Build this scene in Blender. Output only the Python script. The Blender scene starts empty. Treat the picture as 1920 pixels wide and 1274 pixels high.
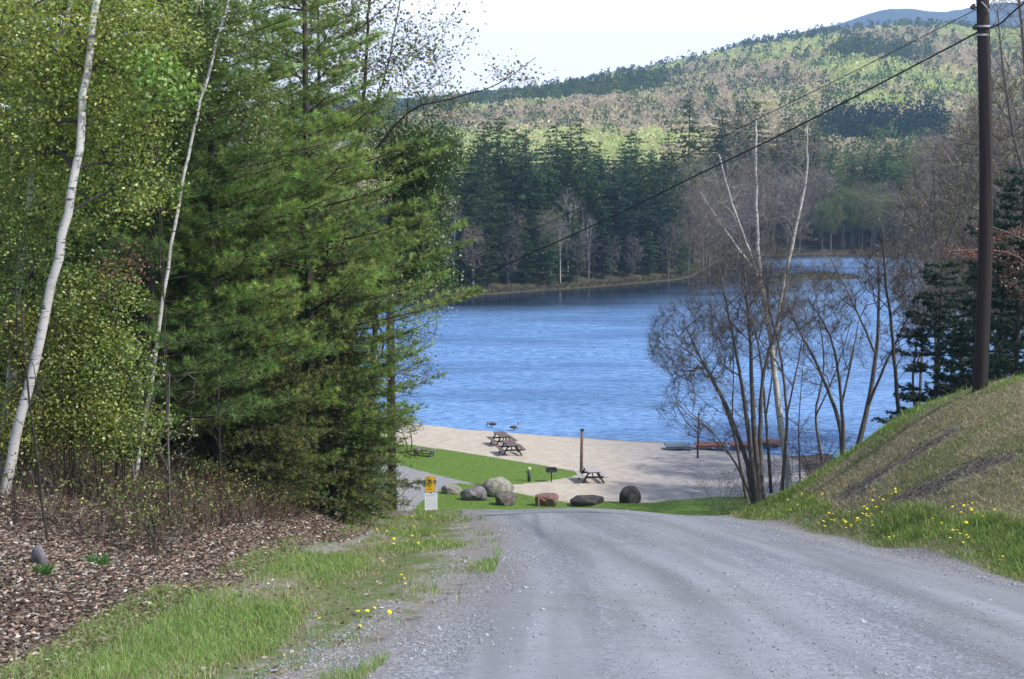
import bpy, math, random
import numpy as np
from mathutils import Vector
R = math.radians
S = bpy.context.scene
COL = S.collection

# ------------------------------------------------------------------ camera, sky, sun
CAMZ = 19.6; FPX = 2667.0; PITCH = math.atan(337/FPX)
cam_d = bpy.data.cameras.new('camera'); cam = bpy.data.objects.new('camera', cam_d); COL.objects.link(cam)
cam_d.sensor_width = 36; cam_d.lens = 36*FPX/1920; cam_d.clip_start = .1; cam_d.clip_end = 20000
cam.location = (0, 0, CAMZ); cam.rotation_euler = (math.pi/2-PITCH, 0, 0)
S.camera = cam
SUN_AZ, SUN_EL = R(112), R(48)          # azimuth from +Y towards +X
W = bpy.data.worlds.new('World'); S.world = W; W.use_nodes = True
nt = W.node_tree; nt.nodes.clear()
def wn(t, **k):
    n = nt.nodes.new(t)
    for a, b in k.items(): setattr(n, a, b)
    return n
sky = wn('ShaderNodeTexSky', sky_type='NISHITA', sun_disc=False, sun_elevation=SUN_EL, sun_rotation=SUN_AZ, altitude=300, air_density=1.0, dust_density=1.0, ozone_density=2.0)
bg = wn('ShaderNodeBackground'); wo = wn('ShaderNodeOutputWorld')
tc = wn('ShaderNodeTexCoord'); sep = wn('ShaderNodeSeparateXYZ')
nt.links.new(tc.outputs['Generated'], sep.inputs[0])
mr = wn('ShaderNodeMapRange', interpolation_type='SMOOTHSTEP')       # a bank of bright thin cloud low over the hills
mr.inputs['From Min'].default_value = .12; mr.inputs['From Max'].default_value = .26
mr.inputs['To Min'].default_value = 1.0; mr.inputs['To Max'].default_value = 0.0
nt.links.new(sep.outputs[2], mr.inputs['Value'])
nz = wn('ShaderNodeTexNoise'); nz.inputs['Scale'].default_value = 3.2; nz.inputs['Detail'].default_value = 5
mp = wn('ShaderNodeMapping'); mp.inputs['Scale'].default_value = (1, 1, 2.6)
nt.links.new(tc.outputs['Generated'], mp.inputs[0]); nt.links.new(mp.outputs[0], nz.inputs['Vector'])
mr2 = wn('ShaderNodeMapRange', interpolation_type='SMOOTHSTEP')
mr2.inputs['From Min'].default_value = .52; mr2.inputs['From Max'].default_value = .72; mr2.inputs['To Max'].default_value = .75
nt.links.new(nz.outputs[0], mr2.inputs['Value'])
mx = wn('ShaderNodeMath', operation='MAXIMUM'); nt.links.new(mr.outputs[0], mx.inputs[0]); nt.links.new(mr2.outputs[0], mx.inputs[1])
mix = wn('ShaderNodeMix', data_type='RGBA')
nt.links.new(mx.outputs[0], mix.inputs[0]); nt.links.new(sky.outputs[0], mix.inputs[6])
mix.inputs[7].default_value = (18.0, 18.0, 18.2, 1)
nt.links.new(mix.outputs[2], bg.inputs[0]); bg.inputs[1].default_value = .12
nt.links.new(bg.outputs[0], wo.inputs[0])
sun_d = bpy.data.lights.new('sun', 'SUN'); sun_d.energy = 4.0; sun_d.angle = R(.6); sun_d.color = (1, .94, .85)
sun = bpy.data.objects.new('sun', sun_d); COL.objects.link(sun)
sdir = Vector((math.sin(SUN_AZ)*math.cos(SUN_EL), math.cos(SUN_AZ)*math.cos(SUN_EL), math.sin(SUN_EL)))
sun.rotation_euler = sdir.to_track_quat('Z', 'Y').to_euler(); sun.location = (60, 0, 80)
S.view_settings.view_transform = 'Standard'; S.view_settings.look = 'None'
S.view_settings.exposure = 0.4; S.view_settings.gamma = 1
S.cycles.volume_bounces = 0; S.cycles.max_bounces = 6; S.cycles.diffuse_bounces = 3; S.cycles.transparent_max_bounces = 6

# ------------------------------------------------------------------ helpers
def rng(s): return np.random.default_rng(s)
def ray(px, py):
    a = (px-960)/FPX; b = (637-py)/FPX; c, s = math.cos(PITCH), math.sin(PITCH)
    return np.array([a, c+b*s, -s+b*c])
def P(px, py, D):
    d = ray(px, py); return np.array([0, 0, CAMZ]) + d*(D/d[1])
def PZ(px, py, z):
    d = ray(px, py); return np.array([0, 0, CAMZ]) + d*((z-CAMZ)/d[2])
def tag(o, label=None, cat=None, group=None, kind=None):
    if label: o['label'] = label
    if cat: o['category'] = cat
    if group: o['group'] = group
    if kind: o['kind'] = kind
    return o
def link(name, me, parent=None, loc=None):
    o = bpy.data.objects.new(name, me); COL.objects.link(o)
    if parent: o.parent = parent
    if loc is not None: o.location = loc
    return o
def empty(name, loc, rz=0, label=None, cat=None, group=None):
    o = bpy.data.objects.new(name, None); COL.objects.link(o); o.location = loc; o.rotation_euler = (0, 0, rz)
    o.empty_display_size = .3
    return tag(o, label, cat, group)
def copy_tree(o, parent=None):
    c = o.copy(); COL.objects.link(c)
    if parent: c.parent = parent
    for ch in list(KIDS.get(o.name, [])): copy_tree(ch, c)
    return c
KIDS = {}
def part(name, me, parent):
    o = link(name, me, parent); KIDS.setdefault(parent.name, []).append(o); return o
def npmesh(name, V, faces, mat, cols=None, smooth=False, attrs=None):
    """faces: list of (n,k) int arrays"""
    me = bpy.data.meshes.new(name); V = np.asarray(V, np.float32)
    faces = [np.asarray(f, np.int32) for f in faces if len(f)]
    me.vertices.add(len(V)); me.vertices.foreach_set('co', V.ravel())
    nl = sum(f.size for f in faces); nf = sum(len(f) for f in faces)
    me.loops.add(nl); me.polygons.add(nf)
    me.loops.foreach_set('vertex_index', np.concatenate([f.ravel() for f in faces]))
    tot = np.concatenate([np.full(len(f), f.shape[1], np.int32) for f in faces])
    me.polygons.foreach_set('loop_start', np.concatenate([[0], np.cumsum(tot)[:-1]]).astype(np.int32))
    if smooth: me.polygons.foreach_set('use_smooth', np.ones(nf, bool))
    me.update(calc_edges=True)
    if cols is not None:
        a = me.attributes.new('col', 'FLOAT_COLOR', 'POINT')
        c = np.ones((len(V), 4), np.float32); c[:, :3] = cols; a.data.foreach_set('color', c.ravel())
    for k, v in (attrs or {}).items():
        a = me.attributes.new(k, 'FLOAT', 'POINT'); a.data.foreach_set('value', np.asarray(v, np.float32))
    if mat: me.materials.append(mat)
    return me
class MB:                                             # small mesh collector
    def __init__(s): s.v = []; s.f = []; s.n = 0
    def add(s, V, F):
        s.v.append(np.asarray(V, float)); s.f.append([tuple(int(i)+s.n for i in f) for f in F]); s.n += len(V)
    def box(s, c, d, rz=0, rx=0, ry=0, bev=0.0):
        x, y, z = [k/2 for k in d]; b = min(bev, x*.9, y*.9, z*.9)
        if b <= 0:
            V = np.array([[i*x, j*y, k*z] for k in (-1, 1) for j in (-1, 1) for i in (-1, 1)])
            F = [(0, 2, 3, 1), (4, 5, 7, 6), (0, 1, 5, 4), (2, 6, 7, 3), (0, 4, 6, 2), (1, 3, 7, 5)]
        else:
            V = []; F = []
            rings = [(-z, b), (-z+b, 0), (z-b, 0), (z, b)]
            for zz, ins in rings:
                X, Y = x-ins, y-ins
                V += [(-X+b*.5, -Y, zz), (X-b*.5, -Y, zz), (X, -Y+b*.5, zz), (X, Y-b*.5, zz), (X-b*.5, Y, zz), (-X+b*.5, Y, zz), (-X, Y-b*.5, zz), (-X, -Y+b*.5, zz)]
            for r in range(3):
                for k in range(8): F.append((r*8+k, r*8+(k+1) % 8, r*8+8+(k+1) % 8, r*8+8+k))
            F += [tuple(range(7, -1, -1)), tuple(range(24, 32))]; V = np.array(V)
        for ang, ax in ((rx, 0), (ry, 1), (rz, 2)):
            if ang: V = V @ rotm(ax, ang).T
        s.add(V+np.array(c), F); return s
    def tube(s, pts, rad, n=8, cap=True):
        V, F = tubes([(np.array(pts, float), np.broadcast_to(rad, len(pts)).astype(float), n)])
        F = [tuple(f) for f in F]
        if cap:
            m = len(pts); F += [tuple(range(n-1, -1, -1)), tuple(range((m-1)*n, m*n))]
        s.add(V, F); return s
    def build(s, name, mat, parent=None, smooth=False, cols=None):
        me = bpy.data.meshes.new(name)
        me.from_pydata([tuple(p) for p in np.concatenate(s.v)], [], [f for g in s.f for f in g])
        me.update(); me.materials.append(mat)
        if smooth: me.polygons.foreach_set('use_smooth', np.ones(len(me.polygons), bool))
        return part(name, me, parent) if parent else link(name, me)
def rotm(ax, a):
    c, s_ = math.cos(a), math.sin(a)
    return np.array([[[1, 0, 0], [0, c, -s_], [0, s_, c]], [[c, 0, s_], [0, 1, 0], [-s_, 0, c]], [[c, -s_, 0], [s_, c, 0], [0, 0, 1]]][ax])
def norm(a): return a/np.maximum(np.linalg.norm(a, axis=-1, keepdims=True), 1e-9)
def tubes(polys):
    """list of (P(n,3), r(n), sides) -> V, quads"""
    groups = {}
    for p in polys: groups.setdefault((len(p[0]), p[2]), []).append(p)
    Vs = []; Fs = []; off = 0
    for (n, k), g in groups.items():
        Pn = np.stack([p[0] for p in g]); Rn = np.stack([p[1] for p in g]); m = len(g)
        T = np.empty_like(Pn); T[:, 1:-1] = Pn[:, 2:]-Pn[:, :-2]; T[:, 0] = Pn[:, 1]-Pn[:, 0]; T[:, -1] = Pn[:, -1]-Pn[:, -2]
        T = norm(T); mean = norm(Pn[:, -1]-Pn[:, 0])
        ref = np.where(np.abs(mean[:, 2:3]) > .6, np.array([[1., .2, 0]]), np.array([[0, 0, 1.]]))[:, None, :]
        A = norm(np.cross(T, ref)); B = np.cross(T, A)
        th = np.arange(k)*2*np.pi/k
        V = Pn[:, :, None, :] + Rn[:, :, None, None]*(A[:, :, None, :]*np.cos(th)[None, None, :, None]+B[:, :, None, :]*np.sin(th)[None, None, :, None])
        Vs.append(V.reshape(-1, 3))
        i = np.arange(m)[:, None, None]*n*k; j = np.arange(n-1)[None, :, None]*k; q = np.arange(k)[None, None, :]; q2 = (q+1) % k
        F = np.stack([i+j+q, i+j+q2, i+j+k+q2, i+j+k+q], -1).reshape(-1, 4)+off
        Fs.append(F); off += m*n*k
    return np.concatenate(Vs), np.concatenate(Fs)
def vnoise(x, y, seed=0, scale=1.0):                  # smooth value noise 0..1
    x = np.asarray(x)/scale; y = np.asarray(y)/scale
    xi = np.floor(x).astype(np.int64); yi = np.floor(y).astype(np.int64); fx = x-xi; fy = y-yi
    fx = fx*fx*(3-2*fx); fy = fy*fy*(3-2*fy)
    def h(a, b):
        n = (a*374761393+b*668265263+seed*974634777) & 0x7fffffff
        n = ((n ^ (n >> 13))*1274126177) & 0x7fffffff
        return ((n ^ (n >> 16)) & 0xffff)/65535.
    return (h(xi, yi)*(1-fx)+h(xi+1, yi)*fx)*(1-fy)+(h(xi, yi+1)*(1-fx)+h(xi+1, yi+1)*fx)*fy
def fbm(x, y, seed=0, scale=1.0, o=4):
    t = 0; a = .5; s = 0
    for i in range(o): t = t+a*vnoise(x, y, seed+i, scale/2**i); s += a; a *= .5
    return t/s
def sdf(poly, x, y):                                  # signed distance, positive inside
    poly = np.asarray(poly, float); x = np.asarray(x, float); y = np.asarray(y, float)
    d = np.full(x.shape, 1e18); ins = np.zeros(x.shape, bool); n = len(poly)
    for i in range(n):
        ax, ay = poly[i]; bx, by = poly[(i+1) % n]; ex, ey = bx-ax, by-ay
        t = np.clip(((x-ax)*ex+(y-ay)*ey)/(ex*ex+ey*ey+1e-12), 0, 1)
        d = np.minimum(d, (x-ax-t*ex)**2+(y-ay-t*ey)**2)
        if ay != by:
            c = ((ay > y) != (by > y)) & (x < (bx-ax)*(y-ay)/(by-ay)+ax); ins ^= c
    return np.where(ins, 1, -1)*np.sqrt(d)
def smooth_poly(p, it=2):
    p = np.asarray(p, float)
    for _ in range(it): p = np.stack([.75*p+.25*np.roll(p, -1, 0), .25*p+.75*np.roll(p, -1, 0)], 1).reshape(-1, 2)
    return p

# ------------------------------------------------------------------ node helper
class Mat:
    def __init__(s, name):
        s.m = bpy.data.materials.new(name); s.m.use_nodes = True; s.t = s.m.node_tree; s.t.nodes.clear()
        s.out = s.n('ShaderNodeOutputMaterial')
    def n(s, t, ins=None, **k):
        q = s.t.nodes.new(t)
        for a, b in k.items(): setattr(q, a, b)
        for a, b in (ins or {}).items(): s.set(q.inputs[a], b)
        return q
    def set(s, sock, v):
        if hasattr(v, 'bl_idname') and not isinstance(v, bpy.types.NodeSocket): v = v.outputs[0]
        if isinstance(v, bpy.types.NodeSocket): s.t.links.new(v, sock)
        else:
            if isinstance(v, (tuple, list)) and len(v) == 3 and sock.type == 'RGBA': v = (*v, 1)
            sock.default_value = v
    def coord(s, which='Object', scale=(1, 1, 1), rot=(0, 0, 0)):
        c = s.n('ShaderNodeTexCoord'); return s.n('ShaderNodeMapping', {0: c.outputs[which], 'Scale': scale, 'Rotation': rot}).outputs[0]
    def pos(s, scale=(1, 1, 1), rot=(0, 0, 0)):
        g = s.n('ShaderNodeNewGeometry'); return s.n('ShaderNodeMapping', {0: g.outputs['Position'], 'Scale': scale, 'Rotation': rot}).outputs[0]
    def noise(s, vec, scale, detail=4, rough=.55, dist=0):
        return s.n('ShaderNodeTexNoise', {'Vector': vec, 'Scale': scale, 'Detail': detail, 'Roughness': rough, 'Distortion': dist}).outputs[0]
    def vor(s, vec, scale, out='Color', feature='F1', rnd=1):
        return s.n('ShaderNodeTexVoronoi', {'Vector': vec, 'Scale': scale, 'Randomness': rnd}, feature=feature).outputs[out]
    def ramp(s, v, stops, interp='LINEAR'):
        r = s.n('ShaderNodeValToRGB', {0: v}); e = r.color_ramp.elements; r.color_ramp.interpolation = interp
        while len(e) < len(stops): e.new(.5)
        for k, (p_, c) in zip(e, stops): k.position = p_; k.color = (*c, 1) if not isinstance(c, (int, float)) else (c, c, c, 1)
        return r.outputs[0]
    def rng(s, v, a, b, c=0., d=1., smooth=True):
        return s.n('ShaderNodeMapRange', {'Value': v, 'From Min': a, 'From Max': b, 'To Min': c, 'To Max': d}, interpolation_type='SMOOTHSTEP' if smooth else 'LINEAR').outputs[0]
    def math(s, op, a, b=0.): return s.n('ShaderNodeMath', {0: a, 1: b}, operation=op).outputs[0]
    def mix(s, f, a, b, mode='MIX'):
        q = s.n('ShaderNodeMix', data_type='RGBA', blend_type=mode); s.set(q.inputs[0], f); s.set(q.inputs[6], a); s.set(q.inputs[7], b); return q.outputs[2]
    def attr(s, name, out='Fac'): return s.n('ShaderNodeAttribute', attribute_name=name).outputs[out]
    def bump(s, h, st, dist=.02, nrm=None):
        i = {'Height': h, 'Strength': st, 'Distance': dist}
        if nrm is not None: i['Normal'] = nrm
        return s.n('ShaderNodeBump', i).outputs[0]
    def pbr(s, col, rough=.9, nrm=None, **k):
        i = {'Base Color': col, 'Roughness': rough}
        if nrm is not None: i['Normal'] = nrm
        i.update({a.replace('_', ' '): b for a, b in k.items()})
        b = s.n('ShaderNodeBsdfPrincipled', i); s.t.links.new(b.outputs[0], s.out.inputs[0]); return s.m
def speck(m, v, scale, lo, hi): return m.ramp(m.vor(v, scale), [(lo, 0.0), (hi, 1.0)])
def mat_simple(name, base, var=.25, scale=6, rough=.85, stretch=(1, 1, 1), bump=.3, bd=.01):
    m = Mat(name); v = m.coord(scale=stretch); a = m.noise(v, scale, 6, .65)
    lo = tuple(c*(1-var) for c in base); hi = tuple(min(1, c*(1+var)) for c in base)
    return m.pbr(m.ramp(a, [(.25, lo), (.75, hi)]), rough, m.bump(a, bump, bd))
def mat_foliage(name, trans=.35, gloss=.06):
    m = Mat(name); c = m.attr('col', 'Color'); oi = m.n('ShaderNodeObjectInfo')
    hs = m.n('ShaderNodeHueSaturation', {'Color': c, 'Hue': m.rng(oi.outputs['Random'], 0, 1, .485, .515, False), 'Value': m.rng(oi.outputs['Random'], 0, 1, .82, 1.18, False), 'Saturation': 1.0}).outputs[0]
    d = m.n('ShaderNodeBsdfDiffuse', {'Color': hs}); t = m.n('ShaderNodeBsdfTranslucent', {'Color': m.mix(.25, hs, (.9, 1, .3), 'MULTIPLY')})
    s1 = m.n('ShaderNodeMixShader', {0: trans, 1: d.outputs[0], 2: t.outputs[0]})
    g = m.n('ShaderNodeBsdfGlossy', {'Color': (1, 1, 1), 'Roughness': .5})
    s2 = m.n('ShaderNodeMixShader', {0: gloss, 1: s1.outputs[0], 2: g.outputs[0]})
    m.t.links.new(s2.outputs[0], m.out.inputs[0]); return m.m
M_leaf = mat_foliage('leaves', .42); M_hill = mat_foliage('hill_crowns', .48, .0); M_needle = mat_foliage('needles', .38, .03); M_dry = mat_foliage('dry_leaves', .15, .02)
def mat_bark(name, lo, hi, scale=5, st=.6):
    m = Mat(name); v = m.coord(scale=(1, 1, .25)); a = m.noise(v, scale*3, 6, .7); b = m.noise(m.coord(), 2.2, 3)
    c = m.ramp(a, [(.3, lo), (.7, hi)]); c = m.mix(m.rng(b, .5, .75, 0, .35), c, (.12, .14, .09))
    return m.pbr(c, .92, m.bump(a, st, .02))
M_bark_dark = mat_bark('bark_dark', (.018, .015, .012), (.07, .058, .048))
M_bark_grey = mat_bark('bark_grey', (.07, .062, .055), (.22, .2, .18))
def mat_birch():
    m = Mat('bark_birch'); v = m.coord(scale=(1, 1, 5)); a = m.noise(v, 5, 5, .6); v2 = m.coord(scale=(1, 1, 1)); b = m.noise(v2, 1.6, 4, .6)
    c = m.mix(m.rng(a, .56, .66), m.ramp(b, [(.3, (.42, .4, .37)), (.7, (.66, .64, .6))]), (.05, .045, .04))
    c = m.mix(m.rng(b, .55, .7, 0, .7), c, (.16, .15, .12))
    return m.pbr(c, .8, m.bump(a, .3, .01))
M_birch = mat_birch()

# ------------------------------------------------------------------ terrain: near slope from anchors, beach, far shore and hills
def sl(px, py): return ray(px, py)
ANC = []
def A(px, py, D): ANC.append(P(px, py, D))
def AW(x, y, z): ANC.append(np.array([x, y, z], float))
def road_z(D): return CAMZ-1.6-.206*D
for D in (-14, -5, 2, 6, 10, 14, 18, 23, 28, 33, 36.5):
    for x in (-2.6, 0, 3, 6.2): AW(x, D, road_z(D)+(0 if 0 <= x <= 4 else -.03))
for x in (-1, 1.5, 4):
    for D, z in ((40, 9.25), (46, 7.2), (52, 5.3), (58, 3.8), (64, 2.75), (70, 2.25), (76, 1.75)): AW(x, D, z)
for x in (7, 10): 
    for D, z in ((58, 4.6), (66, 2.9), (73, 2.2)): AW(x, D, z)
AW(8, 40, 9.6); AW(8, 46, 8.2); AW(8, 51, 6.6)
# left verge and bank of leaves
for px, py, D in ((80, 1255, 10.4), (250, 1150, 13.2), (400, 1090, 16.4), (520, 1040, 20.3), (640, 1020, 23.5), (720, 985, 30), (800, 982, 35),
                  (0, 1130, 12.3), (200, 1060, 15.2), (380, 1020, 19), (0, 1000, 16.3), (200, 960, 19), (400, 950, 23.5), (550, 960, 27), (0, 900, 20.5), (200, 880, 24), (400, 890, 28)): A(px, py, D)
for x, y, z in ((-9, 6, 18.2), (-10, -8, 20.5), (-20, 0, 21), (-9.5, 30, 12.4), (-14, 22, 15.5), (-22, 25, 16.5), (-8, 37, 9.9), (-14, 42, 9.8), (-6, 45, 7.4), (-9, 52, 5.8), (-5, 58, 4.0), (-6, 66, 2.75), (-9, 68, 2.9), (-12, 60, 4.6),
                (-8, 78, 2.0), (-14, 75, 3), (-20, 55, 8), (-30, 70, 6), (-25, 90, 3), (-45, 60, 10), (-50, 100, 4), (-60, 20, 18), (-5, 88, 1.5), (-4, 38, 9.75), (-4, 43, 8.1)): AW(x, y, z)
# right verge and mound
for px, py, D in ((1910, 1040, 18.6), (1700, 1020, 21.2), (1500, 985, 28.5), (1430, 962, 36), (1910, 960, 20.6), (1750, 955, 23.5), (1600, 935, 28), (1500, 932, 33),
                  (1910, 830, 24.5), (1800, 850, 26), (1700, 870, 28), (1600, 890, 31), (1430, 937, 45), (1500, 905, 40), (1600, 845, 37), (1700, 778, 34.5), (1800, 735, 32.5), (1860, 716, 31), (1940, 702, 30), (2100, 690, 29)): A(px, py, D)
for x, y, z in ((9, 4, 18.6), (12, 10, 17.6), (14, 18, 16.5), (20, 28, 16), (10, -8, 20.5), (24, 0, 21), (14, 36, 12.2), (18, 35, 13), (10.5, 41, 10.2), (9.5, 47, 8.6), (13, 48, 7.6), (17, 46, 8.2), (24, 42, 10),
                (13, 56, 5.4), (20, 58, 4.6), (14, 66, 3.2), (20, 72, 2.6), (30, 60, 4), (40, 50, 8), (50, 65, 5), (30, 76, 2.2), (60, 30, 15), (60, 80, 4), (17, 82, 1.8)): AW(x, y, z)
ANC = np.array(ANC)
def _phi(r2): return np.sqrt(r2+6.0)
_d2 = (ANC[:, None, 0]-ANC[None, :, 0])**2+(ANC[:, None, 1]-ANC[None, :, 1])**2
_n = len(ANC); _K = np.zeros((_n+3, _n+3)); _K[:_n, :_n] = _phi(_d2)-np.eye(_n)*.02
_K[:_n, _n] = 1; _K[:_n, _n+1:] = ANC[:, :2]; _K[_n:, :_n] = _K[:_n, _n:].T
_sol = np.linalg.solve(_K, np.concatenate([ANC[:, 2], [0, 0, 0]]))
def rbf(x, y):
    out = np.empty(x.shape); xf, yf, of = x.ravel(), y.ravel(), out.ravel()
    for i in range(0, len(xf), 40000):
        a, b = xf[i:i+40000], yf[i:i+40000]
        k = _phi((a[:, None]-ANC[None, :, 0])**2+(b[:, None]-ANC[None, :, 1])**2)
        of[i:i+40000] = k@_sol[:_n]+_sol[_n]+a*_sol[_n+1]+b*_sol[_n+2]
    return of.reshape(x.shape)
near = [PZ(px, py, 0)[:2] for px, py in ((740, 772), (780, 778), (850, 790), (920, 802), (1000, 812), (1090, 819), (1170, 825), (1245, 830), (1300, 838), (1370, 848), (1440, 856), (1500, 858), (1560, 853))]
far = [PZ(px, py, 0)[:2] for px, py in ((1910, 478), (1840, 479), (1700, 478), (1500, 477), (1400, 480), (1345, 490), (1315, 508), (1290, 524), (1200, 531), (1100, 540), (1000, 546), (900, 554), (840, 550), (700, 545), (500, 548))]
LAKE = np.array([(-95, 150), (-60, 140), (-30, 120), (-16, 113)]+[tuple(p) for p in near]+[(30, 86), (45, 82), (70, 85), (110, 105), (160, 150), (200, 230), (170, 290)]+[tuple(p) for p in far]+[(-70, 200), (-110, 190)])
LAKE = smooth_poly(LAKE, 2)
RIDGE_PX = np.array([-400, 0, 400, 700, 850, 1000, 1100, 1300, 1400, 1540, 1660, 1800, 1920, 2200, 2600]); RIDGE_PY = np.array([225, 220, 216, 212, 201, 181, 164, 127, 101, 75, 66, 66, 76, 85, 100])
def ridge_h(px):
    py = np.interp(px, RIDGE_PX, RIDGE_PY)+44; el = -(PITCH-np.arctan((637-py)/FPX)); return CAMZ+1150*np.tan(el)
def zfar(x, y, sd):
    yy = np.maximum(y, 1); px = 960+FPX*x/(yy*.992)
    s = np.clip((yy-330)/(1150-330), 0, 1); s = s*s*(3-2*s)*.35+s*.65
    up = ridge_h(px)*s; bey = np.clip((yy-1150)/900, 0, 1); up = up*(1-.75*bey*bey*(3-2*bey))
    roll = (fbm(x, y, 5, 160, 4)-.5)*26*np.clip((yy-380)/300, 0, 1)*np.clip((1350-yy)/400, .3, 1)
    base = np.minimum(.18*sd+.1, 3+.012*sd)
    return base+up+roll
ISL = (51, 236)
def ground_z(x, y):
    x = np.asarray(x, float); y = np.asarray(y, float); shp = np.broadcast(x, y).shape
    x = np.broadcast_to(x, shp).astype(float); y = np.broadcast_to(y, shp).astype(float)
    sd = -sdf(LAKE, x, y)
    isl = 1-np.sqrt(((x-ISL[0])/8)**2+((y-ISL[1])/2.6)**2)
    zn = rbf(x, y)
    lim = .03+sd*np.interp(x, [-30, -12, 12, 24], [.16, .07, .07, .28])
    lim = lim+np.maximum(sd-24, 0)*.6
    t = np.clip((zn-lim)/1.2*.5+.5, 0, 1); zn = zn*(1-t)+lim*t-.6*t*(1-t)*.3
    offr = np.clip(np.maximum(-2.2-x, x-5.6)*.8+.15, .12, 1); zn += ((fbm(x, y, 3, 1.3, 3)-.5)*.07+(fbm(x, y, 9, 6, 2)-.5)*.14*np.clip(y/20, 0, 1))*offr
    ins = np.minimum(np.interp(y, [-14, 8, 17.4, 21, 28, 35], [6.6, 6.2, 6.3, 6.15, 5.95, 5.6])-x, x+1.9); wr = np.clip(ins/1.1+.45, 0, 1)*np.clip((37-y)/5, 0, 1); wr = wr*wr*(3-2*wr)
    zn = zn*(1-wr)+(CAMZ-1.6-.206*y+(fbm(x*2, y*.5, 3, 1.3, 3)-.5)*.03-.012*np.clip(-ins+1.2, 0, 1))*wr
    zf = zfar(x, y, sd)
    w = np.clip((y-150)/40, 0, 1)
    z = zn*(1-w)+zf*w
    z = np.where(sd < 0, np.maximum(sd*.12, -2.5), z)
    z = np.where(isl > 0, np.maximum(z, isl*1.1+.05), z)
    return z
def gz(x, y): return float(ground_z(np.array([x]), np.array([y]))[0])
_DS = 2*1.006**np.arange(900)
def hit(px, py, dmin=2):
    d = ray(px, py); t = _DS[_DS >= dmin]/d[1]; x, y, z = d[0]*t, d[1]*t, CAMZ+d[2]*t
    k = np.argmax(z < ground_z(x, y)); return np.array([x[k], y[k]])
def G(px, D):                                          # ground point seen in column px at distance D
    x = (px-960)/FPX*D*.99; return np.array([x, D, gz(x, D)])

def hp(pts, dmin=2): return [tuple(hit(px, py, dmin)) for px, py in pts]
ROAD = smooth_poly([(-3.2, -14), (-2.2, 2), (-1.6, 7)]+hp([(640, 1240), (790, 1150), (880, 1085), (905, 1020), (893, 990)])+[(-1.3, 36), (-1.6, 40), (-1, 47), (6, 47), (6.4, 41)]+[(5.6, 35), (5.95, 28), (6.15, 21), (6.3, 17.4), (6.2, 8), (6.6, -14)])
LAWN = smooth_poly(hp([(700, 832), (745, 833), (860, 848), (960, 866), (1060, 881), (1092, 889), (1075, 897), (1020, 904), (960, 912), (900, 910), (840, 897), (780, 882), (740, 870), (700, 862)], 60), 1)
BOULD = smooth_poly([(-4.6, 60), (-4.4, 55), (0, 52), (8, 50)]+hp([(1440, 944), (1420, 930)], 40)+hp([(1360, 932), (1300, 938), (1200, 943), (1120, 945), (1060, 945), (1000, 934), (960, 924), (900, 914), (850, 905), (825, 920), (790, 940), (772, 962)], 60), 1)
PATH = smooth_poly([(-7.2, 60), (-4.7, 60)]+hp([(775, 955), (800, 930), (835, 912), (870, 908), (835, 899), (775, 883), (738, 872), (690, 862)], 60)+[(-10, 90), (-12, 82), (-10, 68)], 1)
BEACH = smooth_poly([(-14, 116), (-9.5, 101)]+hp([(700, 828), (745, 829), (860, 842), (960, 858), (1060, 872), (1098, 884), (1075, 902), (1000, 910), (950, 915)], 60)+hp([(1000, 950), (1200, 952), (1300, 948), (1400, 940)], 60)+[(14.5, 74), (16, 84)]+hp([(1430, 852)], 70)+[(14, 110), (0, 120)], 1)
VERGE = smooth_poly([(-2.5, -14), (-3.6, -14), (-2.7, 4), (-3.1, 8.5)]+hp([(80, 1262), (250, 1160), (400, 1100), (520, 1045), (560, 1020), (640, 1015), (680, 995)])+[(-3.6, 36), (-4.2, 44), (-4, 56), (0, 54), (0, 40)]+hp([(905, 990), (915, 1020), (890, 1085), (790, 1155), (640, 1250)])+[(-1.2, 6)], 1)
RIGHT = [(5.5, -14), (5.5, 20), (4.5, 34), (3.5, 38), (6, 50), (12, 50), (22, 47), (60, 50), (60, -14)]
MOUND = smooth_poly(hp([(1470, 932), (1560, 882), (1640, 834), (1720, 782), (1800, 748), (1910, 722)])+[(24, 27), (24, 10), (9.5, 8)]+hp([(1910, 1005), (1800, 985), (1700, 972), (1600, 975), (1530, 975)]), 1)
SCAR1 = smooth_poly(hp([(1555, 940), (1600, 905), (1680, 870), (1740, 825), (1800, 795), (1795, 812), (1740, 845), (1680, 880), (1640, 905), (1600, 945)]), 1)
SCAR2 = smooth_poly(hp([(1650, 948), (1740, 905), (1810, 870), (1910, 848), (1910, 868), (1860, 885), (1800, 905), (1720, 945)]), 1)

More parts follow.
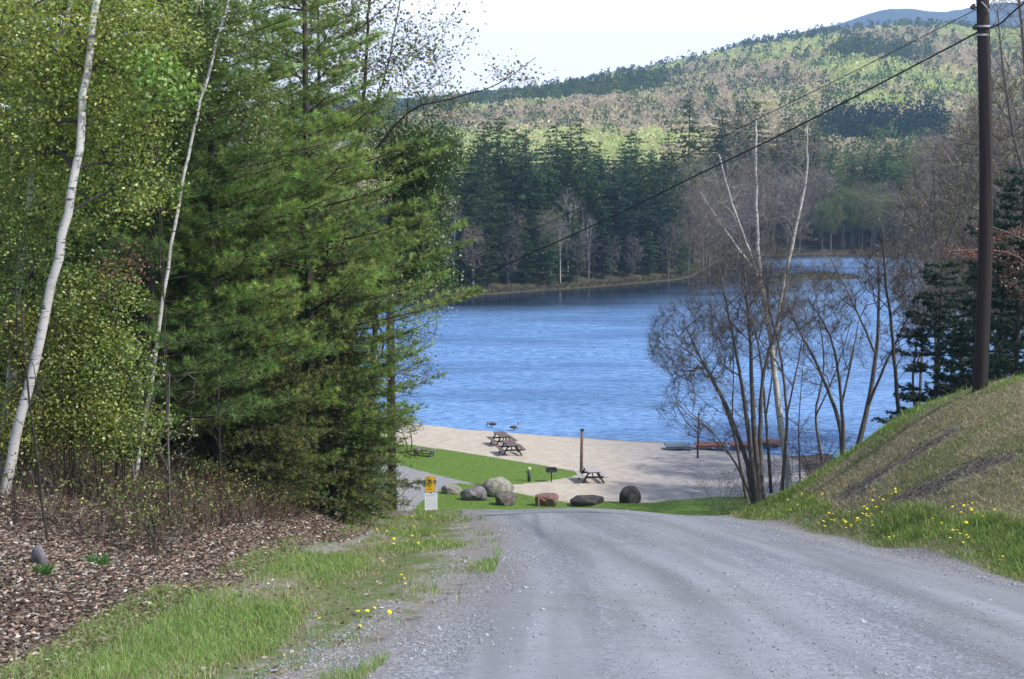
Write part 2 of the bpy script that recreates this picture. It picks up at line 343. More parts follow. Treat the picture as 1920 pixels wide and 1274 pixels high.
RE = np.array([(6.6, -14), (6.2, 8)]+[(6.3, 17.4), (6.15, 21), (5.95, 28), (5.6, 35)]+[(3.6, 36.5), (2.4, 42), (1.5, 50)])
def build_ground():
    fine = np.linspace(-.42, .42, 560); edge = .42+np.cumsum(np.geomspace(.004, .35, 26))
    u = np.concatenate([-edge[::-1], fine, edge])
    yy = [-14.]; 
    while yy[-1] < 2700:
        y = yy[-1]; yy.append(y+(max(.12, .0062*max(y, 5)) if y > 6 else 1.0))
    v = np.array(yy)
    X = u[None, :]*(v[:, None]+np.where(v < 8, (8-v)*1.0, 0)[:, None]); Y = np.repeat(v[:, None], len(u), 1)
    Z = ground_z(X, Y)
    x, y = X.ravel(), Y.ravel(); nr, nc = X.shape
    V = np.stack([x, y, Z.ravel()], 1)
    at = dict(road=sdf(ROAD, x, y), lawn=np.maximum(sdf(LAWN, x, y), sdf(BOULD, x, y)), path=sdf(PATH, x, y), beach=sdf(BEACH, x, y), verge=sdf(VERGE, x, y),
              right=sdf(RIGHT, x, y), mound=sdf(MOUND, x, y), scar=np.maximum(sdf(SCAR1, x, y), sdf(SCAR2, x, y)), shore=-sdf(LAKE, x, y))
    for k in list(at): at[k] = np.clip(at[k], -50, 50)
    at['track'] = x-np.interp(y, RE[:, 1], RE[:, 0])
    i = np.arange(nr-1)[:, None]*nc; j = np.arange(nc-1)[None, :]
    F = np.stack([i+j, i+j+1, i+nc+j+1, i+nc+j], -1).reshape(-1, 4)
    fc = lambda k: at[k][F].mean(1)
    cls = np.zeros(len(F), int)
    cls[fc('right') > 0] = 6; cls[(fc('right') > 0) & (fc('mound') > 0)] = 5
    cls[fc('verge') > 0] = 6; cls[fc('beach') > 0] = 3; cls[fc('path') > 0] = 2; cls[fc('lawn') > 0] = 4; cls[fc('road') > 0] = 1
    for c, nm in ((0, 'ground'), (1, 'road'), (2, 'path'), (3, 'beach'), (4, 'lawn'), (5, 'embankment'), (6, 'verge')):
        f = F[cls == c]; used, inv = np.unique(f, return_inverse=True)
        me = npmesh(nm, V[used], [inv.reshape(-1, 4)], M_ground, smooth=True, attrs={k: a[used] for k, a in at.items()})
        tag(link(nm, me), kind='structure')

def mat_ground():
    m = Mat('ground'); p = m.pos()
    nb = m.noise(p, 1.1, 5, .6); nf = m.noise(p, 9, 5, .65); nm_ = m.noise(p, .35, 3)
    wob = m.math('MULTIPLY', m.math('SUBTRACT', m.noise(p, 1.6, 6, .7), .5), 2.2)
    wob2 = m.math('MULTIPLY', m.math('SUBTRACT', m.noise(p, 3.0, 5, .65), .5), .9)
    ed = lambda name, w, soft=.12, off=0.: m.rng(m.math('ADD', m.math('ADD', m.attr(name), off), w), -soft, soft)
    far = m.rng(m.n('ShaderNodeSeparateXYZ', {0: p}).outputs[1], 120, 200)
    # forest floor of old leaves
    lc = m.vor(p, 24); lcv = m.n('ShaderNodeSeparateColor', {0: lc}).outputs[0]
    litter = m.mix(m.rng(nb, .3, .7), m.ramp(lcv, [(0, (.03, .022, .017)), (.5, (.1, .075, .058)), (1, (.22, .175, .14))]), m.ramp(lcv, [(0, (.02, .014, .011)), (.6, (.07, .045, .035)), (1, (.16, .11, .085))]))
    col = m.mix(far, litter, m.ramp(nb, [(.3, (.045, .05, .02)), (.7, (.1, .085, .05))]))
    # grass
    g = m.ramp(nf, [(.25, (.06, .1, .02)), (.5, (.1, .17, .03)), (.75, (.2, .22, .08))])
    gdry = m.ramp(m.noise(p, 40, 4, .7), [(.3, (.13, .11, .07)), (.7, (.3, .26, .19))])
    gg = m.mix(m.rng(m.noise(p, 1.8, 5, .7), .4, .6), g, gdry)
    # mound: short dry grass
    mg = m.ramp(m.noise(p, 30, 5, .75), [(.3, (.13, .115, .06)), (.5, (.27, .24, .14)), (.72, (.42, .37, .24))])
    mg = m.mix(m.rng(m.noise(p, 1.4, 6, .7), .5, .7, 0, .6), mg, (.12, .15, .05))
    dirt = m.ramp(m.noise(p, 14, 6, .75), [(.3, (.045, .036, .032)), (.7, (.16, .135, .115))])
    col = m.mix(ed('right', wob2), col, gg)
    col = m.mix(m.math('MULTIPLY', ed('mound', wob, .5), 1.), col, mg)
    col = m.mix(m.math('MULTIPLY', ed('scar', m.math('ADD', m.math('MULTIPLY', wob, .75), m.math('MULTIPLY', m.math('SUBTRACT', m.noise(p, 7, 5, .8), .5), 1.5)), .12, -.05), m.rng(m.noise(p, 2.6, 6, .75), .36, .56, .25, 1)), col, dirt)
    # verge: grass thinning to grit
    grit = m.ramp(speck(m, p, 55, .1, .9), [(0, (.13, .115, .1)), (.6, (.27, .25, .235)), (1, (.48, .46, .44))])
    vg = m.mix(m.rng(m.math('ADD', m.noise(m.pos((1.3, .45, 1)), 1.3, 5, .7), m.math('MULTIPLY', m.math('MINIMUM', m.attr('verge'), 2.2), .16)), .5, .66), grit, m.mix(m.rng(m.noise(p, 6, 5, .7), .42, .6, 0, .75), g, gdry))
    col = m.mix(ed('verge', wob2), col, vg)
    # sand
    sn = m.noise(p, 1.7, 8, .8)
    xx = m.n('ShaderNodeSeparateXYZ', {0: p}).outputs[0]
    sand = m.mix(m.rng(sn, .35, .65), (.45, .385, .315), (.6, .53, .43))
    grey = m.mix(m.rng(sn, .35, .65), (.25, .235, .235), (.4, .375, .37))
    sand = m.mix(m.rng(m.math('ADD', xx, m.math('MULTIPLY', wob, 1.5)), 3, 11), sand, grey)
    wet = m.rng(m.math('ADD', m.attr('shore'), wob2), .1, 1.3, 1, 0)
    sand = m.mix(m.math('MULTIPLY', wet, .75), sand, (.13, .1, .075))
    col = m.mix(ed('beach', m.math('MULTIPLY', wob, .5), .25, 1.3), col, sand)
    # lower drive
    pg = m.ramp(speck(m, p, 30, .1, .9), [(0, (.2, .2, .205)), (1, (.4, .4, .42))])
    col = m.mix(ed('path', wob2, .3, .7), col, pg)
    # lawn
    lg = m.ramp(m.noise(p, 5, 6, .7), [(.3, (.075, .14, .02)), (.5, (.12, .21, .03)), (.75, (.22, .27, .06))])
    col = m.mix(ed('lawn', m.math('MULTIPLY', wob2, .9), .12), col, lg)
    # gravel road
    tv = m.n('ShaderNodeCombineXYZ', {0: m.attr('track'), 1: m.math('MULTIPLY', m.n('ShaderNodeSeparateXYZ', {0: p}).outputs[1], .05), 2: 0.}).outputs[0]
    st = m.noise(tv, 1.0, 2, .4); st2 = m.noise(tv, 4.2, 4, .65)
    s1 = m.n('ShaderNodeSeparateColor', {0: m.vor(p, 58)}).outputs[0]; s2 = m.n('ShaderNodeSeparateColor', {0: m.vor(p, 26)}).outputs[1]
    sv = m.mix(m.rng(st2, .42, .6, .15, .6), s1, s2)
    rc = m.ramp(sv, [(0, (.11, .12, .14)), (.45, (.22, .237, .272)), (.8, (.35, .372, .42)), (1, (.55, .58, .64))])
    smooth_c = m.ramp(nf, [(.3, (.25, .264, .295)), (.7, (.315, .33, .36))])
    rc = m.mix(m.rng(st, .42, .56, .05, .9), rc, smooth_c)
    rc = m.mix(m.rng(m.noise(tv, .8, 4), .5, .66, 0, .5), rc, (.17, .172, .185))
    tone = m.n('ShaderNodeHueSaturation', {'Color': rc, 'Value': m.rng(m.noise(tv, 2.1, 2, .5), .36, .62, .88, 1.1)}).outputs[0]; rc = m.mix(m.rng(m.noise(p, .45, 5, .65), .52, .7, 0, .35), tone, (.2, .185, .17))
    brown = m.ramp(s1, [(0, (.09, .075, .065)), (.5, (.2, .175, .16)), (1, (.4, .37, .35))])
    rc = m.mix(m.rng(m.math('ADD', m.attr('road'), m.math('MULTIPLY', wob, .5)), .2, 1.15, .6, 0), rc, brown)
    rm = ed('road', m.math('MULTIPLY', wob2, .5), .1); col = m.mix(rm, col, rc)
    h = m.math('ADD', m.math('MULTIPLY', m.math('ADD', s1, s2), .5), m.math('ADD', m.math('MULTIPLY', nf, .6), m.math('MULTIPLY', m.math('MULTIPLY', sn, ed('beach', 0.)), 5.)))
    return m.pbr(col, .95, m.bump(h, .7, .022), Specular_IOR_Level=.25)
M_ground = mat_ground()
build_ground()

# ------------------------------------------------------------------ lake
def build_lake():
    m = Mat('lake_water'); p = m.pos((1, 2.2, 1))
    a = m.noise(p, 1.1, 5, .6, .4); b = m.noise(m.pos((1, 1.9, 1), (0, 0, R(14))), .23, 3, .5); c = m.noise(m.pos((1, 2.4, 1), (0, 0, R(-8))), 3.4, 3, .6)
    gust = m.noise(m.pos((.6, 1.6, 1)), .05, 3, .6)
    h = m.math('ADD', m.math('ADD', a, m.math('MULTIPLY', b, 1.6)), m.math('MULTIPLY', c, .35))
    cl = m.mix(m.rng(a, .35, .65), (.14, .31, .66), (.3, .53, .9))  # blue base colour supplements the sky's reflection on the water
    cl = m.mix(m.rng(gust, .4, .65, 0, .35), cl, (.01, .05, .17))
    yy = m.n('ShaderNodeSeparateXYZ', {0: m.pos()}).outputs[1]; nr_ = m.math('SUBTRACT', m.attr('lee_reflect'), m.math('MULTIPLY', m.math('SUBTRACT', gust, .5), 16)); lee_reflect = m.rng(nr_, 7, 42, .012, .24)
    cl = m.mix(m.rng(nr_, 7, 40, .97, 0), cl, (.004, .01, .022))  # dark tree reflection painted into the water colour near the far shore
    mt = m.pbr(cl, .1, m.n('ShaderNodeBump', {'Height': h, 'Strength': .9, 'Distance': lee_reflect}).outputs[0], IOR=1.33)
    b_ = LAKE; xs = np.linspace(-120, 210, 2)
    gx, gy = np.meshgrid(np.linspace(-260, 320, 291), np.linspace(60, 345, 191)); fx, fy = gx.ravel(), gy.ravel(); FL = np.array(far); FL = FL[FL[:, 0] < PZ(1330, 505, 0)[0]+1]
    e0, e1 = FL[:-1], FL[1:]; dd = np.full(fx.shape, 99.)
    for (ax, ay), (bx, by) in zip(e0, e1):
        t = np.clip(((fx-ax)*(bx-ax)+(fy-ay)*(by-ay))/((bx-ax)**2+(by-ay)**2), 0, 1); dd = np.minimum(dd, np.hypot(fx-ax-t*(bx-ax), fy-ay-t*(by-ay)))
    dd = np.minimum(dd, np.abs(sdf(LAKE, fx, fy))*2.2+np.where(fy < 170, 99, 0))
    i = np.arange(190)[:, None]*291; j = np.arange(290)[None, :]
    me = npmesh('lake', np.column_stack([fx, fy, 0*fx]), [np.stack([i+j, i+j+1, i+292+j, i+291+j], -1).reshape(-1, 4)], mt, attrs={'lee_reflect': dd})
    tag(link('lake', me), kind='structure')
build_lake()

# ------------------------------------------------------------------ far blue mountain
def build_mountain():
    mx_ = np.array([-1500, 300, 700, 1000, 1090, 1200, 1330, 1450, 1540, 1600, 1640, 1700, 1750, 1830, 1910, 2100, 2500, 4000])
    my_ = np.array([240, 205, 190, 168, 150, 126, 101, 74, 50, 32, 20, 22, 26, 12, 0, -15, 20, 60])
    u = np.linspace(-1500, 4000, 700); rows = np.linspace(1950, 3650, 70)
    U, Y = np.meshgrid(u, rows); X = (U-960)/FPX*2800
    py = np.interp(U, mx_, my_); el = np.arctan((637-py)/FPX)-PITCH; top = CAMZ+2800*np.tan(el)
    k = np.where(Y < 2800, np.clip((Y-1950)/850, 0, 1), np.clip((3650-Y)/850, 0, 1)); k = k*k*(3-2*k)
    Z = top*k+(fbm(X, Y, 21, 300, 5)-.5)*90*k*(1-k)*2.2+(fbm(X, Y, 31, 40, 2)-.5)*9*k-20*(1-k)
    nr, nc = X.shape; i = np.arange(nr-1)[:, None]*nc; j = np.arange(nc-1)[None, :]
    F = np.stack([i+j, i+j+1, i+nc+j+1, i+nc+j], -1).reshape(-1, 4)
    m = Mat('mountain_forest'); q = m.noise(m.pos(), .02, 6, .7)
    mt = m.pbr(m.ramp(q, [(.3, (.05, .085, .09)), (.7, (.13, .17, .15))]), 1, m.bump(q, .6, 20))
    tag(link('mountain', npmesh('mountain', np.stack([X, Y, Z], -1).reshape(-1, 3), [F], mt, smooth=True)), kind='structure')
build_mountain()
def build_haze():
    mb = MB(); mb.box((0, 1500, 168), (6400, 4400, 344)); m = Mat('air')
    v = m.n('ShaderNodeVolumePrincipled', {'Color': (.38, .6, 1, 1), 'Density': .00036, 'Anisotropy': .2})
    m.t.links.new(v.outputs[0], m.out.inputs['Volume']); tag(mb.build('haze', m.m), kind='stuff')
build_haze()

# ------------------------------------------------------------------ plant building
def rdir(r, n): return norm(r.normal(size=(n, 3)))
def leaves(r, C, L, Wd, col, var=.18, down=.25, hue=.12):
    """one bent diamond per centre; own colour each"""
    n = len(C); d = rdir(r, n); d[:, 2] = d[:, 2]*.6-down; d = norm(d); s = norm(np.cross(d, rdir(r, n))); nn = np.cross(d, s)
    L = L*r.uniform(.6, 1.3, (n, 1)); w = Wd*r.uniform(.7, 1.2, (n, 1)); C = C-d*L*.5
    V = np.stack([C, C+d*L*.45+s*w+nn*w*.5, C+d*L, C+d*L*.45-s*w+nn*w*.5], 1).reshape(-1, 3)
    F = np.arange(n*4).reshape(n, 4)
    return V, F, np.repeat(ccol(r, n, col, var, hue), 4, 0)
def ccol(r, n, col, var, hue=.12):
    col = np.asarray(col, float); col = col[r.integers(0, len(col), n)] if col.ndim == 2 else np.repeat(col[None], n, 0)
    c = col*np.exp(r.normal(0, var, (n, 1))); c[:, 0] *= np.exp(r.normal(0, hue, n)); return np.clip(c, 0, .9)
def needles(r, C, D, k, L, w, col, spread=.8, var=.15):
    """k needles per tuft at C pointing about D, thin triangles"""
    n = len(C); Cn = np.repeat(C, k, 0); Dn = norm(np.repeat(D, k, 0)+r.normal(0, spread, (n*k, 3)))
    s = norm(np.cross(Dn, rdir(r, n*k))); ln = L*r.uniform(.6, 1.15, (n*k, 1)); b = Cn-Dn*ln*.1*r.random((n*k, 1))
    V = np.stack([b+s*w/2, b-s*w/2, b+Dn*ln], 1).reshape(-1, 3); F = np.arange(n*k*3).reshape(-1, 3)
    tc_ = np.repeat(ccol(r, n, col, var, .1), k, 0)*np.exp(r.normal(0, .12, (n*k, 1)))
    return V, F, np.repeat(tc_, 3, 0)
def join(lst):
    V = np.concatenate([a[0] for a in lst]); C = np.concatenate([a[2] for a in lst]); F3 = []; F4 = []; o = 0
    for a in lst:
        (F3 if a[1].shape[1] == 3 else F4).append(a[1]+o); o += len(a[0])
    return V, [np.concatenate(f) for f in (F3, F4) if f], C
def catmull(pts, n):
    pts = np.asarray(pts, float); t = np.linspace(0, len(pts)-1, n); k = np.minimum(t.astype(int), len(pts)-2); f = (t-k)[:, None]
    p0 = pts[np.maximum(k-1, 0)]; p1 = pts[k]; p2 = pts[k+1]; p3 = pts[np.minimum(k+2, len(pts)-1)]
    return .5*((2*p1)+(-p0+p2)*f+(2*p0-5*p1+4*p2-p3)*f*f+(-p0+3*p1-3*p2+p3)*f**3)
def grow(r, trunks, T, rt=.006, up=.5, bow=.12, seg=.45, kz=1.2, pw=.46, sides=5, wig=.035, thick=None):
    """connects the targets T to the trunks by nearest-node branching. trunks: list of (pts, r0, r1)."""
    pos = []; par = []; fix = []; chains = []
    for pts, r0, r1 in trunks:
        L = np.linalg.norm(np.diff(pts, axis=0), axis=1).sum(); n = max(6, int(L/.3)); c = catmull(pts, n)
        c[1:-1] += r.normal(0, .003*L**.5, (n-2, 3)); base = len(pos)
        for i in range(n): pos.append(c[i]); par.append(base+i-1 if i else -1); fix.append(r0+(r1-r0)*(i/(n-1))**.8)
        chains.append((list(range(base, base+n)), 9))
    N0 = np.array(pos); d0 = np.min(np.linalg.norm(T[:, None]-N0[None, ::3], axis=2), 1) if len(T) < 4000 else T[:, 2]
    cap = len(pos)+len(T)*7; PA = np.zeros((cap, 3)); PA[:len(pos)] = pos; m = len(pos); tips = []
    for t in T[np.argsort(d0)]:
        dv = PA[:m]-t; h = np.hypot(dv[:, 0], dv[:, 1]); cost = np.sqrt(h*h+dv[:, 2]**2)+kz*np.maximum(0, dv[:, 2]+up*h)
        k = int(np.argmin(cost)); a = PA[k]; ln = np.linalg.norm(t-a)
        n = int(min(6, max(2, ln/seg))); f = np.linspace(0, 1, n+1)[1:, None]
        pp = a+(t-a)*f+np.array([0, 0, 1])*bow*ln*4*f*(1-f)*.5; pp[:-1] += r.normal(0, wig*ln/n, (n-1, 3)) if n > 1 else 0
        ids = [k]
        for q in pp: PA[m] = q; par.append(ids[-1]); fix.append(0); ids.append(m); m += 1
        chains.append((ids, sides)); tips.append(m-1)
    cnt = np.zeros(m); cnt[tips] = 1
    for i in range(m-1, -1, -1):
        if par[i] >= 0: cnt[par[i]] += cnt[i]
    rad = rt*np.maximum(cnt, 1)**pw; fx = np.array(fix); rad = np.where(fx > 0, fx, rad)
    if thick: rad = np.minimum(rad, np.where(fx > 0, 9, thick))
    polys = []
    for ids, sd_ in chains:
        rr = rad[ids].copy()
        if sd_ != 9: rr[0] = min(rr[0], rr[1]*1.15); sd_ = 3 if rr[1] < .012 else sides
        polys.append((PA[ids], rr, sd_))
    tp = np.array(tips, int); td = norm(PA[tp]-PA[np.array(par)[tp]])
    return polys, PA[tp], td, len(trunks)
def slivers(r, C, D, k, L, w, spread=.7, col=None):
    n = len(C); Cn = np.repeat(C, k, 0)+r.normal(0, .02, (n*k, 3)); Dn = norm(np.repeat(D, k, 0)+r.normal(0, spread, (n*k, 3)))
    s = norm(np.cross(Dn, rdir(r, n*k))); ln = L*r.uniform(.4, 1.2, (n*k, 1))
    V = np.stack([Cn+s*w/2, Cn-s*w/2, Cn+Dn*ln], 1).reshape(-1, 3)
    return V, np.arange(n*k*3).reshape(-1, 3)
def blob(r, c, rad, n, shell=.5):
    d = rdir(r, n)*(r.random((n, 1))**(1/3.)*(1-shell)+shell*r.uniform(.75, 1, (n, 1))); return np.asarray(c)+d*np.asarray(rad)
def dense(r, C, n, rad):
    return np.repeat(C, n, 0)+r.normal(0, 1, (len(C)*n, 3))*np.asarray(rad)
def wood_mesh(name, polys, mat, extra=None):
    V, F = tubes(polys); fs = [F]
    if extra is not None: fs.append(extra[1]+len(V)); V = np.concatenate([V, extra[0]])
    return npmesh(name, V, fs, mat, smooth=True)
def tree_obj(name, loc, label, cat, group, meshes, rz=0, sc=1):
    t = empty(name, loc, rz, label, cat, group); t.scale = (sc, sc, sc)
    for nm, me in meshes: part(nm, me, t)
    return t
def place(t, loc, rz, sc, label=None, first=False):
    o = t if first else copy_tree(t); o.location = loc; o.rotation_euler = (0, 0, rz); o.scale = sc if isinstance(sc, tuple) else (sc, sc, sc)
    if label: o['label'] = label
    return o

# --- conifers: whorled boughs with branchlets
def conifer(seed, H, lenf, droop, col, tuft_k, nl, nw, h0=.5, dh=.4, per=5, tr=.16, step=.22, blet=.42, mat=None, lean=(0, 0), flat=.15, twigs=True, spread=.7, bark=None, gap=.0, tsp=.085, fresh=1.45):
    r = rng(seed); polys = []; tr_pts = np.array([[0, 0, -.4], [lean[0]*.3, lean[1]*.3, H*.35], [lean[0], lean[1], H]]); tk = catmull(tr_pts, 14)
    polys.append((tk, np.linspace(tr, .012, 14), 8)); C = []; D = []; TT = []; az0 = r.random()*6
    h = h0
    while h < H-.15:
        f = h/H; base = np.array([np.interp(h, tk[:, 2], tk[:, i]) for i in (0, 1)]+[h])
        for b in range(per):
            if r.random() < gap: continue
            az = az0+b*2*np.pi/per+r.normal(0, .3); L = lenf(f)*r.uniform(.65, 1.15)
            if L < .12: continue
            dr = droop(f)+r.normal(0, .08); n = max(4, int(L/.5)+2); s = np.linspace(0, 1, n)
            hd = np.array([math.cos(az), math.sin(az), 0]); side = np.array([-hd[1], hd[0], 0]); bend = r.normal(0, .08)
            pts = base+hd*(s*L)[:, None]+side*(bend*L*s*s)[:, None]+np.array([0, 0, 1])*((dr*s-.18*abs(dr)*s*s+.12*s**3)*L)[:, None]
            polys.append((pts, np.linspace(.006+.008*L, .004, n), 4))
            m = max(3, int(L/step)); ss = r.uniform(.14, 1, m)**.8
            bp = np.stack([np.interp(ss, s, pts[:, i]) for i in range(3)], 1)
            sg = np.where(r.random(m) < .5, -1, 1)[:, None]; bd = norm(hd*r.uniform(.4, 1., (m, 1))+side*sg*r.uniform(.5, 1.1, (m, 1))+np.array([0, 0, 1])*r.normal(flat, .14, (m, 1)))
            bl = (blet*L**.5*(1.15-ss)*r.uniform(.6, 1.3, m)+.12)[:, None]
            if twigs:
                for q in range(m): polys.append((np.stack([bp[q], bp[q]+bd[q]*bl[q]*.5, bp[q]+bd[q]*bl[q]+[0, 0, -.03]]), np.array([.007, .005, .003]), 3))
            for q in range(m):
                kk = max(2, int(bl[q, 0]/tsp)); t = np.linspace(.15, 1, kk)[:, None]
                C.append(bp[q]+bd[q]*bl[q]*t+r.normal(0, .02, (kk, 3))); D.append(np.repeat(bd[q][None], kk, 0)); TT.append(t[:, 0])
            C.append(pts[-1:]); D.append(norm(pts[-1:]-pts[-2:-1])); TT.append([1.])
        h += dh*r.uniform(.7, 1.3); az0 += 2.4
    C = np.concatenate(C); D = np.concatenate(D); D = norm(D+[0, 0, .1])
    V, F, cc = needles(r, C, D, tuft_k, nl, nw, col, spread); cc = cc*np.repeat(np.where(np.concatenate(TT) > .72, fresh, 1.), tuft_k*3)[:, None]
    return [('trunk', wood_mesh('trunk', polys, bark or M_bark_dark)), ('crown', npmesh('crown', V, [F], mat or M_needle, cc))]
# --- broadleaf from blobs of twig ends
def broadleaf(seed, trunks, blobs, leafn, leafL, col, bark, lr=.22, rt=.005, twk=4, twL=.35, twW=.007, var=.2, up=.5, kz=1.2, leafW=.36, limb=None, hue=.12, mat=None, seg=.45, bow=.12, thick=None, pw=.46):
    r = rng(seed); T = np.concatenate([blob(r, c, rad, n) for c, rad, n in blobs])
    polys, tips, td, _ = grow(r, trunks, T, rt, up=up, kz=kz, seg=seg, bow=bow, thick=thick, pw=pw)
    nt_ = len(trunks); out = [('trunk', wood_mesh('trunk', polys[:nt_], bark)), ('branches', wood_mesh('branches', polys[nt_:], limb or bark, slivers(r, tips, td, twk, twL, twW) if twk else None))]
    if leafn:
        C = dense(r, tips+td*.08, leafn, (lr, lr, lr*.7)); V, F, cc = leaves(r, C, leafL, leafL*leafW, col, var, hue=hue)
        out.append(('crown', npmesh('crown', V, [F], mat or M_leaf, cc)))
    return out

# ------------------------------------------------------------------ far shore trees (medium detail, copied)
GRN_DK = [(.065, .115, .034), (.085, .14, .04), (.055, .095, .036)]
def far_conifer(seed, H, Rm, col, low=.06):
    r = rng(seed); polys = [(np.array([[0, 0, -.5], [0, 0, H*.5], [0, 0, H]]), np.array([.22, .14, .03]), 5)]; Vs = []; h = H*low
    C = []; D = []
    while h < H*.985:
        f = (h/H-low)/(1-low); L0 = Rm*1.2*min(1., (1-f)*2.6)**.8*(.6+.4*min(1, f*4))*r.uniform(.6, 1.15)+.25
        for b in range(5 if f < .8 else 4):
            az = r.random()*6.283; L = L0*r.uniform(.5, 1.2); n = max(2, int(L/.42))
            t = np.linspace(.12, 1, n); hd = np.array([math.cos(az), math.sin(az), 0]); z = h+(-.22*t+.12*t*t)*L+r.normal(0, .1)
            C.append(hd*(t*L)[:, None]+np.array([0, 0, 1])*z[:, None]); D.append(np.repeat(hd[None], n, 0))
        h += H*.022*r.uniform(.7, 1.3)+.18
    C = np.concatenate(C); D = np.concatenate(D); n = len(C); k = 5
    Cn = np.repeat(C, k, 0)+r.normal(0, .22, (n*k, 3))*[1, 1, .35]; Dn = norm(np.repeat(D, k, 0)+r.normal(0, .6, (n*k, 3))*[1, 1, .5])
    s = norm(np.cross(Dn, [0, 0, 1])+r.normal(0, .35, (n*k, 3))); L = r.uniform(.35, .75, (n*k, 1)); w = r.uniform(.11, .26, (n*k, 1))
    V = np.stack([Cn, Cn+Dn*L*.5+s*w, Cn+Dn*L, Cn+Dn*L*.5-s*w], 1).reshape(-1, 3)
    cc = np.repeat(ccol(r, n*k, col, .22), 4, 0)
    return [('trunk', wood_mesh('trunk', polys, M_bark_dark)), ('crown', npmesh('crown', V, [np.arange(n*k*4).reshape(-1, 4)], M_needle, cc))]
def far_bare(seed, H, Rm, tw, leafcol, leafn, bark, trunks=2, tips=170, base=.3, Lf=.2):
    r = rng(seed); tk = []
    for i in range(trunks):
        a = r.random()*6.28; o = r.uniform(.4, 1)*Rm*.45; tk.append((np.array([[0, 0, -.5], [o*.3*math.cos(a), o*.3*math.sin(a), H*.4], [o*math.cos(a), o*math.sin(a), H*r.uniform(.8, .95)]]), .16, .03))
    T = blob(r, (0, 0, H*(.5+base/2)), (Rm, Rm, H*(.5-base/2)), tips, .25)
    polys, tp, td, _ = grow(r, tk, T, .012, up=1.0, kz=1.5, seg=1.2, sides=3)
    sv, sf = slivers(r, tp, norm(td+[0, 0, .5]), 12, 1.3, .035, .6)
    m = [('trunk', wood_mesh('trunk', polys, bark))]
    cc = np.repeat(ccol(r, len(sf), tw, .2), 3, 0); lst = [(sv, sf, cc)]
    if leafn: lst.append(leaves(r, dense(r, tp, leafn, (.45, .45, .4)), Lf, Lf*.4, leafcol, .22))
    V, F, C = join(lst); m.append(('crown', npmesh('crown', V, F, M_dry, C)))
    return m
def protos():
    d = {}
    for i, (H, Rm, c) in enumerate(((22, 3.3, GRN_DK), (19, 3.0, [(.045, .1, .035), (.065, .12, .04)]), (23, 3.6, GRN_DK), (16, 2.8, [(.075, .14, .045), (.05, .1, .04)]), (20, 2.6, [(.03, .065, .05), (.04, .08, .05)]))):
        d['c%d' % i] = far_conifer(100+i, H, Rm, c)
    bl = [('b0', 15, 3.2, (.24, .2, .18), (.28, .24, .14), 5), ('b1', 14, 3.6, (.21, .16, .14), (.26, .21, .12), 6), ('b2', 17, 3.4, (.19, .17, .15), (.2, .22, .07), 9),
          ('b3', 15, 3.8, (.18, .17, .11), (.24, .28, .07), 18), ('b4', 13, 3.4, (.2, .18, .17), (.2, .2, .15), 0)]
    for k, H, Rm, tw, lc, n in bl: d[k] = far_bare(hash(k) % 97 if 0 else ord(k[1]), H, Rm, tw, lc, n, M_bark_grey, base=.15 if k in ('b1', 'b4') else .3)
    d['t0'] = far_bare(81, 18.5, 2.9, (.21, .185, .16), (.2, .2, .1), 9, M_bark_grey, base=.42, tips=150, Lf=.12, trunks=1)
    d['w0'] = far_bare(77, 17, 2.4, (.2, .18, .17), (.2, .2, .11), 4, M_birch, trunks=3, tips=90, base=.35)
    d['w1'] = far_bare(78, 15, 2.0, (.2, .18, .17), (.2, .2, .11), 2, M_birch, trunks=2, tips=80, base=.3)
    d['y0'] = far_bare(79, 14, 3.2, (.2, .17, .1), (.36, .33, .06), 26, M_bark_grey, tips=150)
    d['g0'] = far_bare(80, 15, 3.6, (.14, .14, .08), (.15, .24, .05), 30, M_bark_grey, tips=160)
    return d
